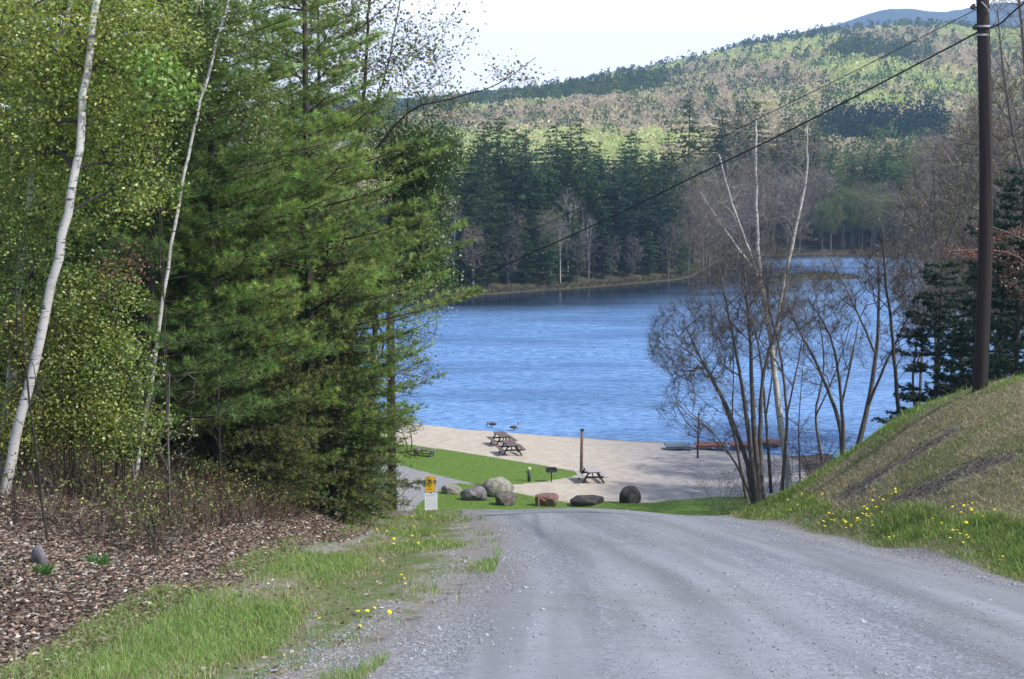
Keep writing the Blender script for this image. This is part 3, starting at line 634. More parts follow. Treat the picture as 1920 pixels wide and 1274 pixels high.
def far_wood():
    D_ = protos(); r = rng(4); first = {}
    names = {'c': ('pine_tree', 'dark green conifer packed in the wood on the far shore', 'tree', 'conifers of the far shore wood'),
             'b': ('bare_tree', 'brown leafless broadleaf tree budding on the far shore', 'tree', 'bare trees of the far shore wood'),
             'w': ('birch_tree', 'pale slender birch at the front of the far shore wood', 'tree', 'birches of the far shore'),
             'y': ('budding_tree', 'yellow flowering tree standing out in the far shore wood', 'tree', 'yellow trees of the far shore'),
             'g': ('leafing_tree', 'fresh green leafing tree in the far shore wood', 'tree', 'leafing trees of the far shore')}
    count = {}
    def put(k, x, y, sc):
        nm, lb, ct, gp = names[k[0]]; z = gz(x, y)-.1
        if count.get(k[0], 0) > 285: return
        count[k[0]] = count.get(k[0], 0)+1
        rz = r.random()*6.28; s = sc*r.uniform(.88, 1.12); s3 = (s*r.uniform(.9, 1.15), s*r.uniform(.9, 1.15), s)
        if k not in first: first[k] = tree_obj(nm, (x, y, z), lb, ct, gp, D_[k], rz); first[k].scale = s3
        else: place(first[k], (x, y, z), rz, s3)
    def shore_y(px):                                   # depth of the far water edge in a column
        a = (px-960)/FPX; ys = np.arange(190, 330, 1.); s = sdf(LAKE, a*ys*1.0, ys); k = np.argmax(s < 0) if (s > 0).any() and s[0] > 0 else 0
        return ys[k]
    cand = []
    for row, off in enumerate((2.2, 6.5, 11, 16, 22, 29, 37, 47, 60, 75)):
        px = 560-(row % 3)*9
        while px < 2060:
            y = shore_y(px)+off+r.normal(0, 1.2); cand.append((row, off, px+r.normal(0, 8), y)); px += (32 if row < 2 else 50 if row < 6 else 60)*225/y*r.uniform(.8, 1.2)
    for row, off, px, y in cand:
        x = (px-960)/FPX*y; u = r.random()
        if px < 740 and row > 3: continue
        if px < 800: k = ('g0' if u < .25 else 'b3' if u < .5 else 'c%d' % r.integers(0, 5)); sc = .7
        elif px < 1285:
            if row == 0:
                k = 'b4' if u < .35 else 'b0' if u < .5 else 'c3' if u < .9 else 'w1'; sc = .5 if k[0] == 'c' else .62
                if 985 < px < 1050: k = 'c3'; sc = .5
            elif row == 1: k = ('w0' if 870 < px < 1130 and u < .12 else 'b2' if u < .3 else 'c%d' % r.integers(0, 5)); sc = .68
            elif row == 2: k = 'b0' if u < .15 else 'c%d' % r.integers(0, 5); sc = .72
            else: k = ('c%d' % r.integers(0, 5) if u < .93 else 'b2'); sc = .87+(.012*row)
            if 1150 < px < 1260 and row in (3, 4) and u > .5: k = 'b1'; sc = .85
        elif px < 1540:
            k = ('b1' if u < .4 else 'b0' if u < .65 else 'b4') if row < 4 else ('b3' if u < .3 else 'g0' if u < .42 else 'b2' if u < .5 else 'c%d' % r.integers(0, 5)); sc = 1.12 if row < 4 else 1.2
        elif px < 1720:
            k = ('b3' if u < .35 else 'b0' if u < .6 else 'b1' if u < .8 else 'g0') if row < 3 else ('c1' if u < .35 else 'c3' if u < .55 else 'b3' if u < .7 else 'g0' if u < .92 else 'y0'); sc = .85 if row < 3 else 1.0
        else:
            k = ('b1' if u < .45 else 'b0' if u < .75 else 'b3' if u < .9 else 'c4'); sc = 1.15 if row < 4 else 1.35
        if row == 0: y += 1
        put(k, x, y, sc)
    for px, off, k, sc in ((1597, 22, 'y0', .95), (1500, 26, 'y0', .7), (960, 30, 'g0', .9), (1700, 30, 'g0', 1.0), (905, 9, 'w0', .75), (1065, 9, 'w0', .8), (1092, 13, 'w1', .8), (1655, 12, 'w1', .8), (850, 5, 'w0', .7)):
        y = shore_y(px)+off; put(k, (px-960)/FPX*y, y, sc)
    for k, (px, y, sc) in enumerate(((1525, 236, .22), (1545, 237, .3), (1500, 235.6, .2), (1575, 237, .22), (1560, 236, .18))): put('b%d' % (k % 2), (px-960)/FPX*y, y, sc)
    for i, (px, y, sc) in enumerate(((1770, 72, 1.0), (1870, 70, 1.1), (1910, 92, 1.25), (1860, 96, 1.2), (1815, 66, 1.05), (1850, 78, 1.1), (1880, 62, 1.0), (1905, 70, 1.15), (1735, 84, .95), (1840, 90, 1.15), (1895, 86, 1.2), (1930, 60, 1.1), (1790, 96, 1.1), (1950, 78, 1.2))):
        x = (px-960)/FPX*y; loc = (x, y, gz(x, y)-.1)
        if i == 0: o = tree_obj('bare_tree', loc, 'tall bare tree with brown twiggy crown behind the utility pole and mound', 'tree', 'tall bare trees behind the mound', D_['t0'], 0, sc)
        else: place(o, loc, r.random()*6.28, sc)
    print('far', count)
far_wood()
def shore_brush():
    r = rng(8); n = 2600; px = r.uniform(500, 1920, n); x = []; y = []
    Ls = np.array(LAKE); k = r.integers(0, len(Ls), n*3); t = r.random(n*3)[:, None]; p = Ls[k]*(1-t)+Ls[(k+1) % len(Ls)]*t
    p = p[(p[:, 1] > 185) & (p[:, 0] > -60)]; p = p+r.normal(0, .9, p.shape)+[0, 1.2]; s = -sdf(LAKE, p[:, 0], p[:, 1]); p = p[s > 0.1]
    i_ = r.random((260, 2))*[14, 4]+[ISL[0]-7, ISL[1]-2]; p = np.concatenate([p, i_]); z = ground_z(p[:, 0], p[:, 1])
    C = np.column_stack([p, z]); C = C[z > .03]; V, F, cc = needles(r, C, np.tile([0, 0, 1.], (len(C), 1)), 9, .6, .07, [(.16, .17, .1), (.12, .09, .07), (.13, .13, .06), (.08, .06, .05)], .45)
    tag(link('shore_brush', npmesh('shore_brush', V, [F], M_dry, cc)), 'dry tan reeds and brush along the far waterline', 'brush', kind='stuff')
shore_brush()
def hill_wood():
    r = rng(12); T = []
    for v in range(4):                                 # broadleaf crowns
        n = 64; n = 130; C = blob(r, (0, 0, .62), (.42, .42, .4), n, .7); T.append(('b', C))
    for v in range(4):
        n = 96; h = r.random(n)**1.3; a = r.random(n)*6.28; q = (1-h)*.3+.03; C = np.stack([q*np.cos(a), q*np.sin(a), .12+h*.88], 1); T.append(('c', C))
    N = 13500; y = 340*(1450/340)**(r.random(N)**.8); px = r.uniform(640, 1990, N); x = (px-960)/FPX*y; z = ground_z(x, y)
    pat = fbm(x, y*.6, 40, 70, 3); pat2 = fbm(x, y*.5, 50, 60, 2)
    con = (pat+r.normal(0, .05, N) > .65) | (r.random(N) < .13) | (y > 1120) & (r.random(N) < .2); band = (y < 500+40*(pat-.5)) & (y > 432) & (px > 1530) & (px < 1760); con |= band; con &= ~((y < 480) & (px < 1450))
    pal = np.array([(.38, .33, .23), (.43, .36, .26), (.36, .31, .23), (.38, .42, .18), (.48, .5, .24), (.3, .36, .17)])
    kk = np.where(pat2 > .55, r.integers(3, 6, N), np.where(pat2 < .4, 2, r.integers(0, 4, N))); kk = np.where(r.random(N) < .12, r.integers(0, 6, N), kk)
    col = np.minimum(pal[kk]*1.9, .85); cc = np.array([(.12, .19, .08), (.1, .16, .08), (.18, .25, .09)])[r.integers(0, 3, N)]; col = np.where(con[:, None], cc, col); col[band] = (.05, .085, .07)  # band conifers darker: shadow on that ridge painted into their colour
    H = np.where(con, r.uniform(13, 19, N), r.uniform(9, 14, N)); wd = np.where(con, r.uniform(13, 20, N), r.uniform(13, 19, N))
    Vs = []; Cs = []
    for v, (kd, C) in enumerate(T):
        idx = np.where((con == (kd == 'c')) & (np.arange(N) % 4 == v % 4))[0]
        M = len(idx); c = C[None]*np.stack([wd[idx], wd[idx], H[idx]], 1)[:, None]+np.stack([x[idx], y[idx], z[idx]-.5], 1)[:, None]
        c = c.reshape(-1, 3); n = len(c); d = rdir(r, n); s = norm(np.cross(d, rdir(r, n))); sz = np.repeat((y[idx]/900)**.5, C.shape[0])[:, None]*r.uniform(.5, 1.2, (n, 1))*(.85 if kd == 'c' else 1.)
        Vs.append(np.stack([c-d*sz, c+s*sz*.6, c+d*sz, c-s*sz*.6], 1).reshape(-1, 3))
        q = np.repeat(col[idx], C.shape[0], 0)*np.exp(r.normal(0, .12, (n, 1))); Cs.append(np.repeat(q, 4, 0))
    V = np.concatenate(Vs); tag(link('hillside_forest', npmesh('hillside_forest', V, [np.arange(len(V)).reshape(-1, 4)], M_hill, np.concatenate(Cs))), 'pale spring forest of bare and leafing trees covering the far hill', 'forest', kind='stuff')
hill_wood()

# ------------------------------------------------------------------ near trees, right of the road
def loc_pts(base, pts): return [p-base for p in pts]
def BL(base, px, py, D, rx, rz, ry, n):               # crown blob: centre in the view column, radii in metres
    return (P(px, py, D)-base, (rx*D/FPX, ry, rz*D/FPX), n)
def TK(base, D, pts, r0, r1, dd=0):
    return (np.array([P(px, py, D+dd*i/(len(pts)-1))-base for i, (px, py) in enumerate(pts)]), r0, r1)
def right_trees():
    g = 'bare trees beside the mound'
    D = 45; b = G(1420, D)
    tr = [TK(b, D, [(1414, 945), (1395, 850), (1352, 740), (1318, 680), (1280, 600)], .1, .02, 1.2), TK(b, D, [(1418, 945), (1402, 800), (1380, 660), (1348, 500)], .11, .02, -1),
          TK(b, D, [(1424, 945), (1412, 770), (1405, 620), (1392, 470)], .12, .02, .6), TK(b, D, [(1430, 945), (1425, 820), (1432, 700), (1470, 560), (1478, 470)], .1, .02, 1.5),
          TK(b, D, [(1410, 940), (1385, 880), (1340, 815), (1290, 770)], .05, .012, -1.5)]
    bl = [BL(b, 1300, 640, D, 95, 85, 1.6, 420), BL(b, 1370, 560, D, 90, 90, 1.5, 360), BL(b, 1450, 560, D, 60, 100, 1.3, 160), BL(b, 1330, 760, D, 110, 70, 1.5, 220), BL(b, 1400, 470, D, 90, 50, 1.3, 110)]
    tree_obj('bare_tree', b, 'grey many stemmed bare tree fanning out at the foot of the mound', 'tree', g, broadleaf(1, tr, bl, 0, 0, None, M_bark_grey2, rt=.0034, twk=9, twL=.5, twW=.009, up=.85, kz=1.6, bow=.035, seg=.5))
    D = 46.5; b = G(1480, D)
    tr = [TK(b, D, [(1482, 925), (1462, 780), (1448, 660), (1432, 560), (1422, 480), (1418, 360), (1417, 225)], .13, .035, .5), TK(b, D, [(1432, 560), (1405, 470), (1372, 380), (1348, 290)], .062, .022, -.8),
          TK(b, D, [(1452, 640), (1468, 540), (1492, 430), (1512, 330), (1513, 235)], .08, .025, .8), TK(b, D, [(1410, 500), (1365, 440), (1312, 360)], .048, .018, 1)]
    bl = [BL(b, 1415, 270, D, 60, 80, 1, 130), BL(b, 1505, 290, D, 45, 80, 1, 110), BL(b, 1350, 350, D, 55, 70, 1, 110), BL(b, 1440, 420, D, 90, 80, 1.1, 120), BL(b, 1440, 700, D, 60, 90, 1, 25)]
    tree_obj('birch_tree', b, 'tall white barked birch with forked bare top standing over the lake', 'tree', None, broadleaf(2, tr, bl, 3, .05, [(.2, .17, .08), (.22, .13, .08)], M_birch2, limb=M_bark_pale, rt=.0032, twk=8, twL=.5, twW=.009, up=1.1, kz=2, seg=.5, lr=.25))
    for k, (px, D, pts, lb) in enumerate(((1448, 47, [(1446, 925), (1436, 780), (1420, 640), (1385, 520)], 'slender bare tree squeezed between the fan shaped tree and the white birch'), (1462, 44, [(1466, 920), (1475, 780), (1462, 660), (1440, 560), (1450, 500)], 'slender bare tree just right of the white birch foot'), (1398, 49, [(1400, 935), (1372, 800), (1322, 690), (1262, 640)], 'slender bare tree leaning left at the outer side of the fan'), (1545, 52, [(1545, 880), (1530, 780), (1545, 680), (1530, 560)], 'slender bare tree in front of the lake between two leaning clumps'), (1720, 52, [(1720, 820), (1712, 700), (1725, 590), (1700, 500)], 'slender bare tree crowding the left side of the hemlock'))):
        b = G(px, D); tr = [TK(b, D, pts, .065, .015, .6), TK(b, D, [pts[1], ((pts[1][0]+pts[2][0])/2+28, pts[2][1]+20), (pts[2][0]+52, pts[2][1]-80)], .035, .012, -.7)]
        bl = [BL(b, pts[2][0], pts[2][1]-40, D, 60, 90, 1.1, 110), BL(b, pts[3][0], pts[3][1], D, 55, 70, 1, 90), BL(b, pts[2][0]+52, pts[2][1]-80, D, 45, 60, .9, 60)]
        tree_obj('bare_tree', b, lb, 'tree', g, broadleaf(160+k, tr, bl, 0, 0, None, M_bark_grey2, rt=.0034, twk=9, twL=.5, twW=.009, up=.85, kz=1.6, bow=.035, seg=.5))
    D = 50; b = G(1580, D)
    tr = [TK(b, D, [(1580, 880), (1572, 790), (1535, 690), (1498, 620), (1470, 560)], .1, .02, .7), TK(b, D, [(1582, 880), (1578, 760), (1560, 640), (1515, 560)], .09, .018, -.7), TK(b, D, [(1578, 760), (1600, 660), (1610, 600)], .05, .015, .7)]
    bl = [BL(b, 1500, 570, D, 60, 70, 1.2, 120), BL(b, 1560, 570, D, 50, 70, 1.2, 100), BL(b, 1540, 680, D, 60, 60, 1.2, 60)]
    tree_obj('bare_tree', b, 'bare tree with stems leaning left, second clump from the birch', 'tree', g, broadleaf(3, tr, bl, 0, 0, None, M_bark_grey2, rt=.004, twk=9, twL=.45, twW=.01, up=.85, kz=1.6, bow=.035))
    D = 48; b = G(1612, D)
    tr = [TK(b, D, [(1600, 870), (1625, 770), (1645, 640), (1648, 520), (1642, 470)], .12, .02, .8), TK(b, D, [(1628, 760), (1662, 680), (1700, 600), (1730, 540)], .06, .015, -1), TK(b, D, [(1640, 660), (1600, 570), (1555, 480)], .05, .015, .9)]
    bl = [BL(b, 1600, 520, D, 60, 60, 1.2, 110), BL(b, 1660, 520, D, 55, 60, 1.2, 110), BL(b, 1715, 570, D, 50, 60, 1.2, 80), BL(b, 1650, 650, D, 70, 50, 1.2, 60)]
    tree_obj('bare_tree', b, 'bare tree with one straight dark stem and side forks, left of the thin leaning one', 'tree', g, broadleaf(4, tr, bl, 0, 0, None, M_bark_grey2, rt=.004, twk=9, twL=.45, twW=.01, up=.85, kz=1.6, bow=.035))
    D = 44; b = G(1688, D)
    tr = [TK(b, D, [(1690, 830), (1682, 740), (1672, 620), (1658, 500), (1655, 450)], .085, .02, .5)]
    bl = [BL(b, 1660, 500, D, 60, 70, 1, 90), BL(b, 1690, 620, D, 50, 80, 1, 60)]
    tree_obj('bare_tree', b, 'slim bare tree touching the left side of the dark hemlock', 'tree', g, broadleaf(5, tr, bl, 0, 0, None, M_bark_dark, rt=.0045, twk=6, twL=.4, twW=.01, up=.6, kz=2))
    D = 43; b = G(1500, D)
    tr = [TK(b, D, [(1500, 905), (1498, 800), (1505, 690)], .03, .01)]
    tree_obj('sapling', b, 'thin bare sapling between the white birch and the leaning clump', 'sapling', None, broadleaf(6, tr, [BL(b, 1505, 750, D, 50, 80, .8, 60)], 0, 0, None, M_bark_grey2, rt=.004, twk=5, twL=.4, twW=.008, up=.6))
    for k, (px, Dd, h, lb) in enumerate(((1545, 44, 2.0, 'low leafless bush on the bank left of the leaning clump'), (1440, 52, 2.2, 'low leafless bush behind the fan shaped bare tree'), (1360, 62, 2.4, 'low leafless bush spreading over the edge of the sand'))):
        b = G(px, Dd); r_ = rng(60+k); T = blob(r_, (0, 0, h*.5), (1.6, 1.2, h*.5), 130, .2)
        tks = [(np.array([[0, 0, -.2], [math.cos(a)*.4, math.sin(a)*.3, h*.4], [math.cos(a)*.9, math.sin(a)*.6, h*.8]]), .02, .006) for a in (0, 1.3, 2.6, 3.9, 5.2)]
        polys, tp, td, _ = grow(r_, tks, T, .003, up=.6); V, F, cc = leaves(r_, dense(r_, tp, 3, (.15, .15, .12)), .05, .02, (.14, .13, .06))
        tree_obj('bush', b, lb, 'bush', None, [('stems', wood_mesh('stems', polys, M_bark_grey2, slivers(r_, tp, td, 5, .4, .008))), ('leaves', npmesh('leaves', V, [F], M_leaf, cc))])
    # dark hemlocks right
    hm = conifer(31, 9.5, lambda f: 2.0*(1-f)**.5, lambda f: .12-.35*(1-f), [(.018, .045, .025), (.025, .06, .03)], 22, .15, .028, h0=.8, dh=.27, per=6, tr=.12, step=.13, gap=.3, fresh=1.2, spread=.6)
    b = G(1775, 45); o = tree_obj('hemlock_tree', b, 'dark hemlock with gaps of lake showing through, left of the utility pole', 'tree', None, hm, .5); o.scale = (1.05, 1.05, .82)
    b = G(1925, 41); place(o, b, 2.2, (1.2, 1.2, 1.0), 'dark hemlock at the right edge behind the utility pole')
    place(o, G(1893, 52), 4.0, (1.3, 1.3, 1.35), 'tallest dark hemlock showing on the right side of the pole, farther back')
    b = G(1985, 36); D = 36
    tr = [TK(b, D, [(1985, 760), (1990, 600), (2000, 400), (2010, 100), (2000, -150)], .13, .04), TK(b, D, [(1990, 560), (1900, 478), (1785, 470)], .03, .008, -4.5), TK(b, D, [(1993, 500), (1910, 445), (1845, 422)], .025, .008, -3.5)]
    bl = [BL(b, 1860, 474, 32.5, 62, 9, .4, 34), BL(b, 1800, 470, 32, 28, 6, .3, 10), BL(b, 1880, 436, 33, 42, 9, .4, 26), BL(b, 1920, 520, 35, 45, 40, .6, 30)]
    tree_obj('beech_tree', b, 'beech with coppery old leaves reaching across the utility pole', 'tree', None, broadleaf(7, tr, bl, 8, .055, [(.36, .14, .08), (.4, .2, .12), (.3, .1, .06)], M_bark_grey2, rt=.003, twk=3, twL=.15, lr=.1, kz=.3))
    b = G(1960, 48); D = 48
    tr = [TK(b, D, [(1960, 740), (1950, 500), (1935, 300), (1920, 100), (1905, -60)], .17, .03), TK(b, D, [(1945, 420), (1900, 250), (1880, 120), (1870, 20)], .07, .02), TK(b, D, [(1952, 520), (1880, 400), (1850, 300)], .05, .015)]
    bl = [BL(b, 1890, 90, D, 60, 110, 1.6, 200), BL(b, 1890, 270, D, 60, 90, 1.6, 150), BL(b, 1880, 420, D, 50, 70, 1.4, 90), BL(b, 1990, 150, D, 70, 160, 2, 150)]
    tree_obj('bare_tree', b, 'tall bare tree with mauve budding twigs at the top right edge', 'tree', g, broadleaf(8, tr, bl, 7, .045, [(.2, .13, .12), (.24, .19, .15)], M_bark_grey2, rt=.0045, twk=5, twL=.5, twW=.01, up=.9))
M_bark_grey2 = mat_bark('bark_brown_grey', (.055, .048, .041), (.185, .16, .14))
M_birch2 = M_birch; M_bark_pale = mat_bark('bark_pale', (.16, .14, .125), (.4, .37, .34))
right_trees()

# ------------------------------------------------------------------ the wood left of the road
YG = [(.28, .37, .05), (.38, .43, .07), (.19, .26, .04), (.28, .29, .06)]
LG = [(.15, .26, .045), (.22, .33, .06), (.1, .18, .04)]
PG = [(.14, .23, .05), (.19, .27, .06), (.23, .28, .075)]
HG = [(.07, .115, .03), (.11, .165, .038), (.16, .185, .045), (.19, .175, .05)]
def left_wood():
    # white pines
    pn = conifer(11, 15.5, lambda f: 3.5*(1-f)**.55*min(1, .4+f*2.6), lambda f: .1+.3*f, PG, 20, .15, .009, h0=1.2, dh=.42, per=6, tr=.15, step=.13, blet=.5, flat=.35, gap=.22, spread=.6, fresh=1.6)
    pn2 = conifer(12, 14, lambda f: 3.0*(1-f)**.6, lambda f: .02+.3*f, [(.1, .17, .045), (.14, .19, .05)], 20, .15, .009, h0=1.0, dh=.36, per=6, tr=.13, step=.14, blet=.55, flat=.3, gap=.12, spread=.55, lean=(.8, 0))
    b = G(575, 28.5); p1 = tree_obj('pine_tree', b, 'white pine with soft plumes nearest the lake side of the wood', 'tree', 'white pines left of the road', pn, .3)
    place(p1, G(395, 26), 2.1, .95, 'white pine with soft plumes in the middle of the wood, behind the leaning thin birch')
    place(p1, G(600, 38), 3.7, 1.05, 'tall white pine farther back at the lake end of the wood')
    p2 = tree_obj('pine_tree', G(255, 24.5), 'white pine with a dark leaning trunk between the two birches', 'tree', 'white pines left of the road', pn2, 0)
    place(p2, G(490, 33), 1.9, 1.1, 'white pine half hidden behind the middle pines of the wood')
    place(p2, G(60, 27), 4.1, 1.1, 'white pine behind the big birch at the left edge')
    # hemlocks skirting the bank
    hm = conifer(21, 6.4, lambda f: 2.05*(1-f)**.75*min(1, .75+f*2), lambda f: .1-.38*(1-f), HG, 13, .08, .013, h0=.25, dh=.17, per=7, tr=.08, step=.085, blet=.45, flat=-.05, spread=.75)
    h1 = tree_obj('hemlock_tree', G(610, 29), 'dense olive green hemlock bending over the end of the leafy bank', 'tree', 'hemlocks along the bank', hm, 0)
    place(h1, G(455, 26.5), 1.2, .92, 'dense olive green hemlock in the middle of the leafy bank')
    place(h1, G(600, 36), 3.0, 1.0, 'hemlock reaching towards the lower drive behind the front hemlock')
    place(h1, G(350, 29), 4.4, 1.0, 'shaded hemlock behind the thin grey saplings')
    place(h1, G(120, 27), 5.4, .95, 'shaded hemlock behind the foot of the big birch')
    place(h1, G(540, 33), 2.0, 1.2, 'taller hemlock rising between the two front hemlocks')
    # big birch
    D = 18.5; b = G(12, D)
    tr = [TK(b, D, [(5, 985), (22, 850), (60, 705), (96, 540), (126, 400), (150, 270), (158, 160), (182, 0), (215, -180)], .074, .042, .6)]
    D = 19.6; bl = [BL(b, 90, 60, D, 150, 90, .9, 105), BL(b, 60, 220, D, 130, 110, .8, 105), BL(b, 180, 200, D, 110, 90, .9, 90), BL(b, 240, 60, D, 110, 80, 1, 75), BL(b, 250, 330, D, 60, 60, .8, 30)]
    tree_obj('birch_tree', b, 'white barked birch with black marks, thickest birch at the left edge', 'tree', None, broadleaf(41, tr, bl, 50, .055, YG, M_birch, limb=M_bark_dark, rt=.0035, twk=3, twL=.25, lr=.2, kz=.8))
    # thin birch
    D = 22.8; b = G(262, D)
    tr = [TK(b, D, [(250, 925), (285, 700), (318, 480), (345, 330), (372, 210), (402, 100), (430, 0), (465, -120)], .036, .018, 1)]
    D = 23.6; bl = [BL(b, 300, 200, D, 90, 90, .8, 90), BL(b, 380, 60, D, 110, 80, .8, 75), BL(b, 250, 350, D, 90, 70, .7, 51), BL(b, 480, 220, D, 40, 60, .6, 33)]
    tree_obj('birch_tree', b, 'thin white birch leaning right among the pines', 'tree', None, broadleaf(42, tr, bl, 46, .056, LG+[(.16, .2, .04)], M_birch, limb=M_bark_dark, rt=.003, twk=3, twL=.22, lr=.2, kz=.8))
    # grey stemmed trees at the left edge
    D = 21; b = G(20, D)
    tr = [TK(b, D, [(10, 960), (28, 700), (30, 480), (52, 250), (60, 0), (62, -150)], .055, .03)]
    bl = [BL(b, 30, 120, D, 100, 120, .9, 90), BL(b, 40, 420, D, 100, 120, .9, 90)]
    tree_obj('maple_tree', b, 'grey stemmed young tree left of the big birch with olive leaves', 'tree', None, broadleaf(43, tr, bl, 46, .06, YG+LG, M_bark_grey, rt=.0035, twk=3, twL=.2, lr=.22, kz=.8))
    D = 20; b = G(-20, D)
    tr = [TK(b, D, [(-10, 960), (40, 500), (75, 200), (128, 20), (150, -60)], .045, .028, .5)]
    tree_obj('birch_tree', b, 'slanting pale stem crossing behind the big birch at the top left', 'tree', None, broadleaf(44, tr, [BL(b, 90, 330, D, 80, 120, .8, 75), BL(b, 140, -30, D, 80, 60, .7, 30)], 42, .056, YG, M_birch, limb=M_bark_dark, rt=.003, twk=3, twL=.2, lr=.2))
    # low broadleaf layer
    def shrub(px, D, seed, lb, bls, col, n, L, bark=None, stems=4, tall=2.0, nm='shrub', spread=.8, lr=.16, mat=None, twk=4, twL=.22):
        b = G(px, D); r_ = rng(seed); tks = []
        for i in range(stems):
            a = r_.random()*6.28; q = spread*r_.uniform(.3, 1); tks.append((np.array([[math.cos(a)*.1, math.sin(a)*.1, -.15], [math.cos(a)*q*.4, math.sin(a)*q*.4, tall*.45], [math.cos(a)*q, math.sin(a)*q, tall*r_.uniform(.8, 1)]]), .011, .005))
        tree_obj(nm, b, lb, nm.replace('_', ' '), None, broadleaf(seed, tks, [BL(b, *q) for q in bls], n, L, col, bark or M_bark_dark, rt=.0028, twk=twk, twL=twL, lr=lr, kz=.8, mat=mat))
    shrub(95, 19.5, 51, 'yellow green leafy shrub close behind the foot of the big birch', [(110, 640, 19.6, 110, 80, .5, 150), (150, 770, 19.4, 90, 60, .5, 90), (30, 790, 19.4, 80, 70, .5, 90)], YG, 50, .046, tall=2.4, stems=5)
    shrub(175, 19.6, 52, 'bushy olive green young tree right of the big birch', [(195, 690, 19.7, 80, 80, .6, 90), (170, 560, 19.7, 70, 60, .6, 60), (230, 800, 19.5, 60, 50, .5, 44)], YG+LG, 48, .05, tall=2.6, stems=4, nm='young_tree')
    shrub(10, 19.4, 53, 'leafy young tree cut by the left edge halfway up', [(20, 470, 19.6, 80, 80, .5, 80), (0, 600, 19.4, 60, 80, .5, 60)], LG+YG, 50, .0465, tall=3.2, nm='young_tree')
    shrub(292, 19.5, 54, 'twig of pale yellow leaves held out over the dark middle of the bank', [(290, 805, 19.5, 80, 16, .4, 26)], [(.3, .32, .08), (.26, .3, .1)], 9, .055, stems=2, tall=1.0, lr=.09)
    shrub(262, 17, 55, 'small lime green bush on the leaf covered bank', [(268, 985, 17, 22, 42, .18, 26), (245, 925, 17, 45, 18, .3, 22)], [(.26, .34, .05), (.2, .28, .04)], 9, .035, stems=3, tall=.6, lr=.06, spread=.2)
    shrub(300, 20.5, 56, 'lime green maple spray high against the dark pines', [(310, 165, 19, 48, 34, .4, 46), (285, 120, 19, 30, 18, .3, 18)], [(.2, .32, .05), (.25, .36, .065)], 13, .075, stems=2, tall=7.5, nm='young_tree', lr=.12, spread=.3)
    shrub(215, 19.6, 57, 'beech sapling with rusty brown leaves in the shade', [(235, 500, 19.6, 50, 32, .4, 26), (190, 560, 19.6, 30, 20, .3, 10)], [(.2, .07, .05), (.28, .11, .07)], 8, .05, stems=2, tall=3.5, nm='beech_sapling', lr=.1, spread=.3)
    shrub(640, 31, 58, 'pale green leafy young tree leaning over the lake end of the hemlocks', [(760, 600, 31, 70, 70, .8, 90), (740, 700, 31, 80, 50, .8, 70), (790, 560, 31, 50, 30, .6, 30)], [(.22, .3, .13), (.16, .26, .07), (.28, .34, .2)], 7, .06, stems=3, tall=5, nm='young_tree', lr=.2, spread=.6, twk=6, twL=.4)
    shrub(700, 37, 59, 'grey green twiggy shrub hanging over the lower drive', [(715, 920, 37, 55, 45, .7, 90), (690, 870, 37, 50, 40, .6, 60)], [(.2, .24, .14), (.14, .18, .08), (.1, .14, .05)], 7, .05, stems=4, tall=1.4, lr=.14)
    # trees whose leaves thin out against the sky
    D = 31; b = G(600, D)
    tr = [TK(b, D, [(600, 990), (625, 700), (652, 400), (680, 200), (690, 40), (700, -120)], .07, .025, .5), TK(b, D, [(668, 330), (760, 215), (850, 185), (930, 160), (1005, 108)], .03, .006, -1), TK(b, D, [(672, 280), (720, 150), (745, 30), (760, -60)], .025, .01, 1), TK(b, D, [(600, 100), (680, 50), (735, 0)], .02, .01)]
    bl = [BL(b, 700, 60, D, 80, 80, .9, 90), BL(b, 780, 130, D, 65, 70, .8, 66), BL(b, 690, 190, D, 60, 60, .8, 66), BL(b, 820, 195, D, 60, 28, .6, 33), BL(b, 960, 140, D, 50, 18, .3, 15), BL(b, 620, 60, D, 70, 90, .8, 75), BL(b, 830, 60, D, 50, 60, .6, 21)]
    tree_obj('maple_tree', b, 'tree with small sparse leaves against the sky and one long twig reaching right', 'tree', None, broadleaf(45, tr, bl, 12, .08, [(.12, .19, .06), (.2, .26, .1), (.22, .15, .1), (.09, .14, .05)], M_bark_dark, rt=.0028, twk=5, twL=.45, twW=.006, lr=.25, kz=.6))
    D = 33; b = G(690, D)
    tr = [TK(b, D, [(690, 960), (705, 600), (735, 400), (760, 250), (765, 190)], .08, .02, .6)]
    bl = [BL(b, 800, 290, D, 70, 50, 1, 165), BL(b, 745, 290, D, 55, 60, 1, 90), BL(b, 790, 390, D, 50, 60, .9, 105), BL(b, 775, 470, D, 60, 45, .9, 90), BL(b, 800, 520, D, 50, 30, .8, 60)]
    tree_obj('leafing_tree', b, 'round leaved green tree jutting out over the far shore at the edge of the wood', 'tree', None, broadleaf(46, tr, bl, 40, .075, [(.05, .11, .03), (.08, .15, .035), (.13, .2, .05)], M_bark_dark, rt=.003, twk=3, twL=.25, lr=.22, kz=.6))
    # bare saplings on the bank
    for k, (px, D, top, py, lb) in enumerate(((296, 19.8, 318, 700, 'thin pale bare sapling standing in front of the dark middle of the bank'), (232, 20.5, 228, 640, 'thin grey sapling left of the pale one'), (252, 21, 262, 620, 'dark slim sapling close behind the pale one'), (60, 16.5, 40, 560, 'dark bare sapling by the left edge'), (395, 23, 405, 640, 'dark slim sapling between the hemlocks'))):
        b = G(px, D); r_ = rng(70+k); t0 = P(top, py, D)-b
        tks = [(np.array([[0, 0, -.1], t0*.5+r_.normal(0, .05, 3), t0]), .021, .008)]
        polys, tp, td, _ = grow(r_, tks, blob(r_, t0*.72, (.55, .5, t0[2]*.35), 30, .3), .0025, up=.8)
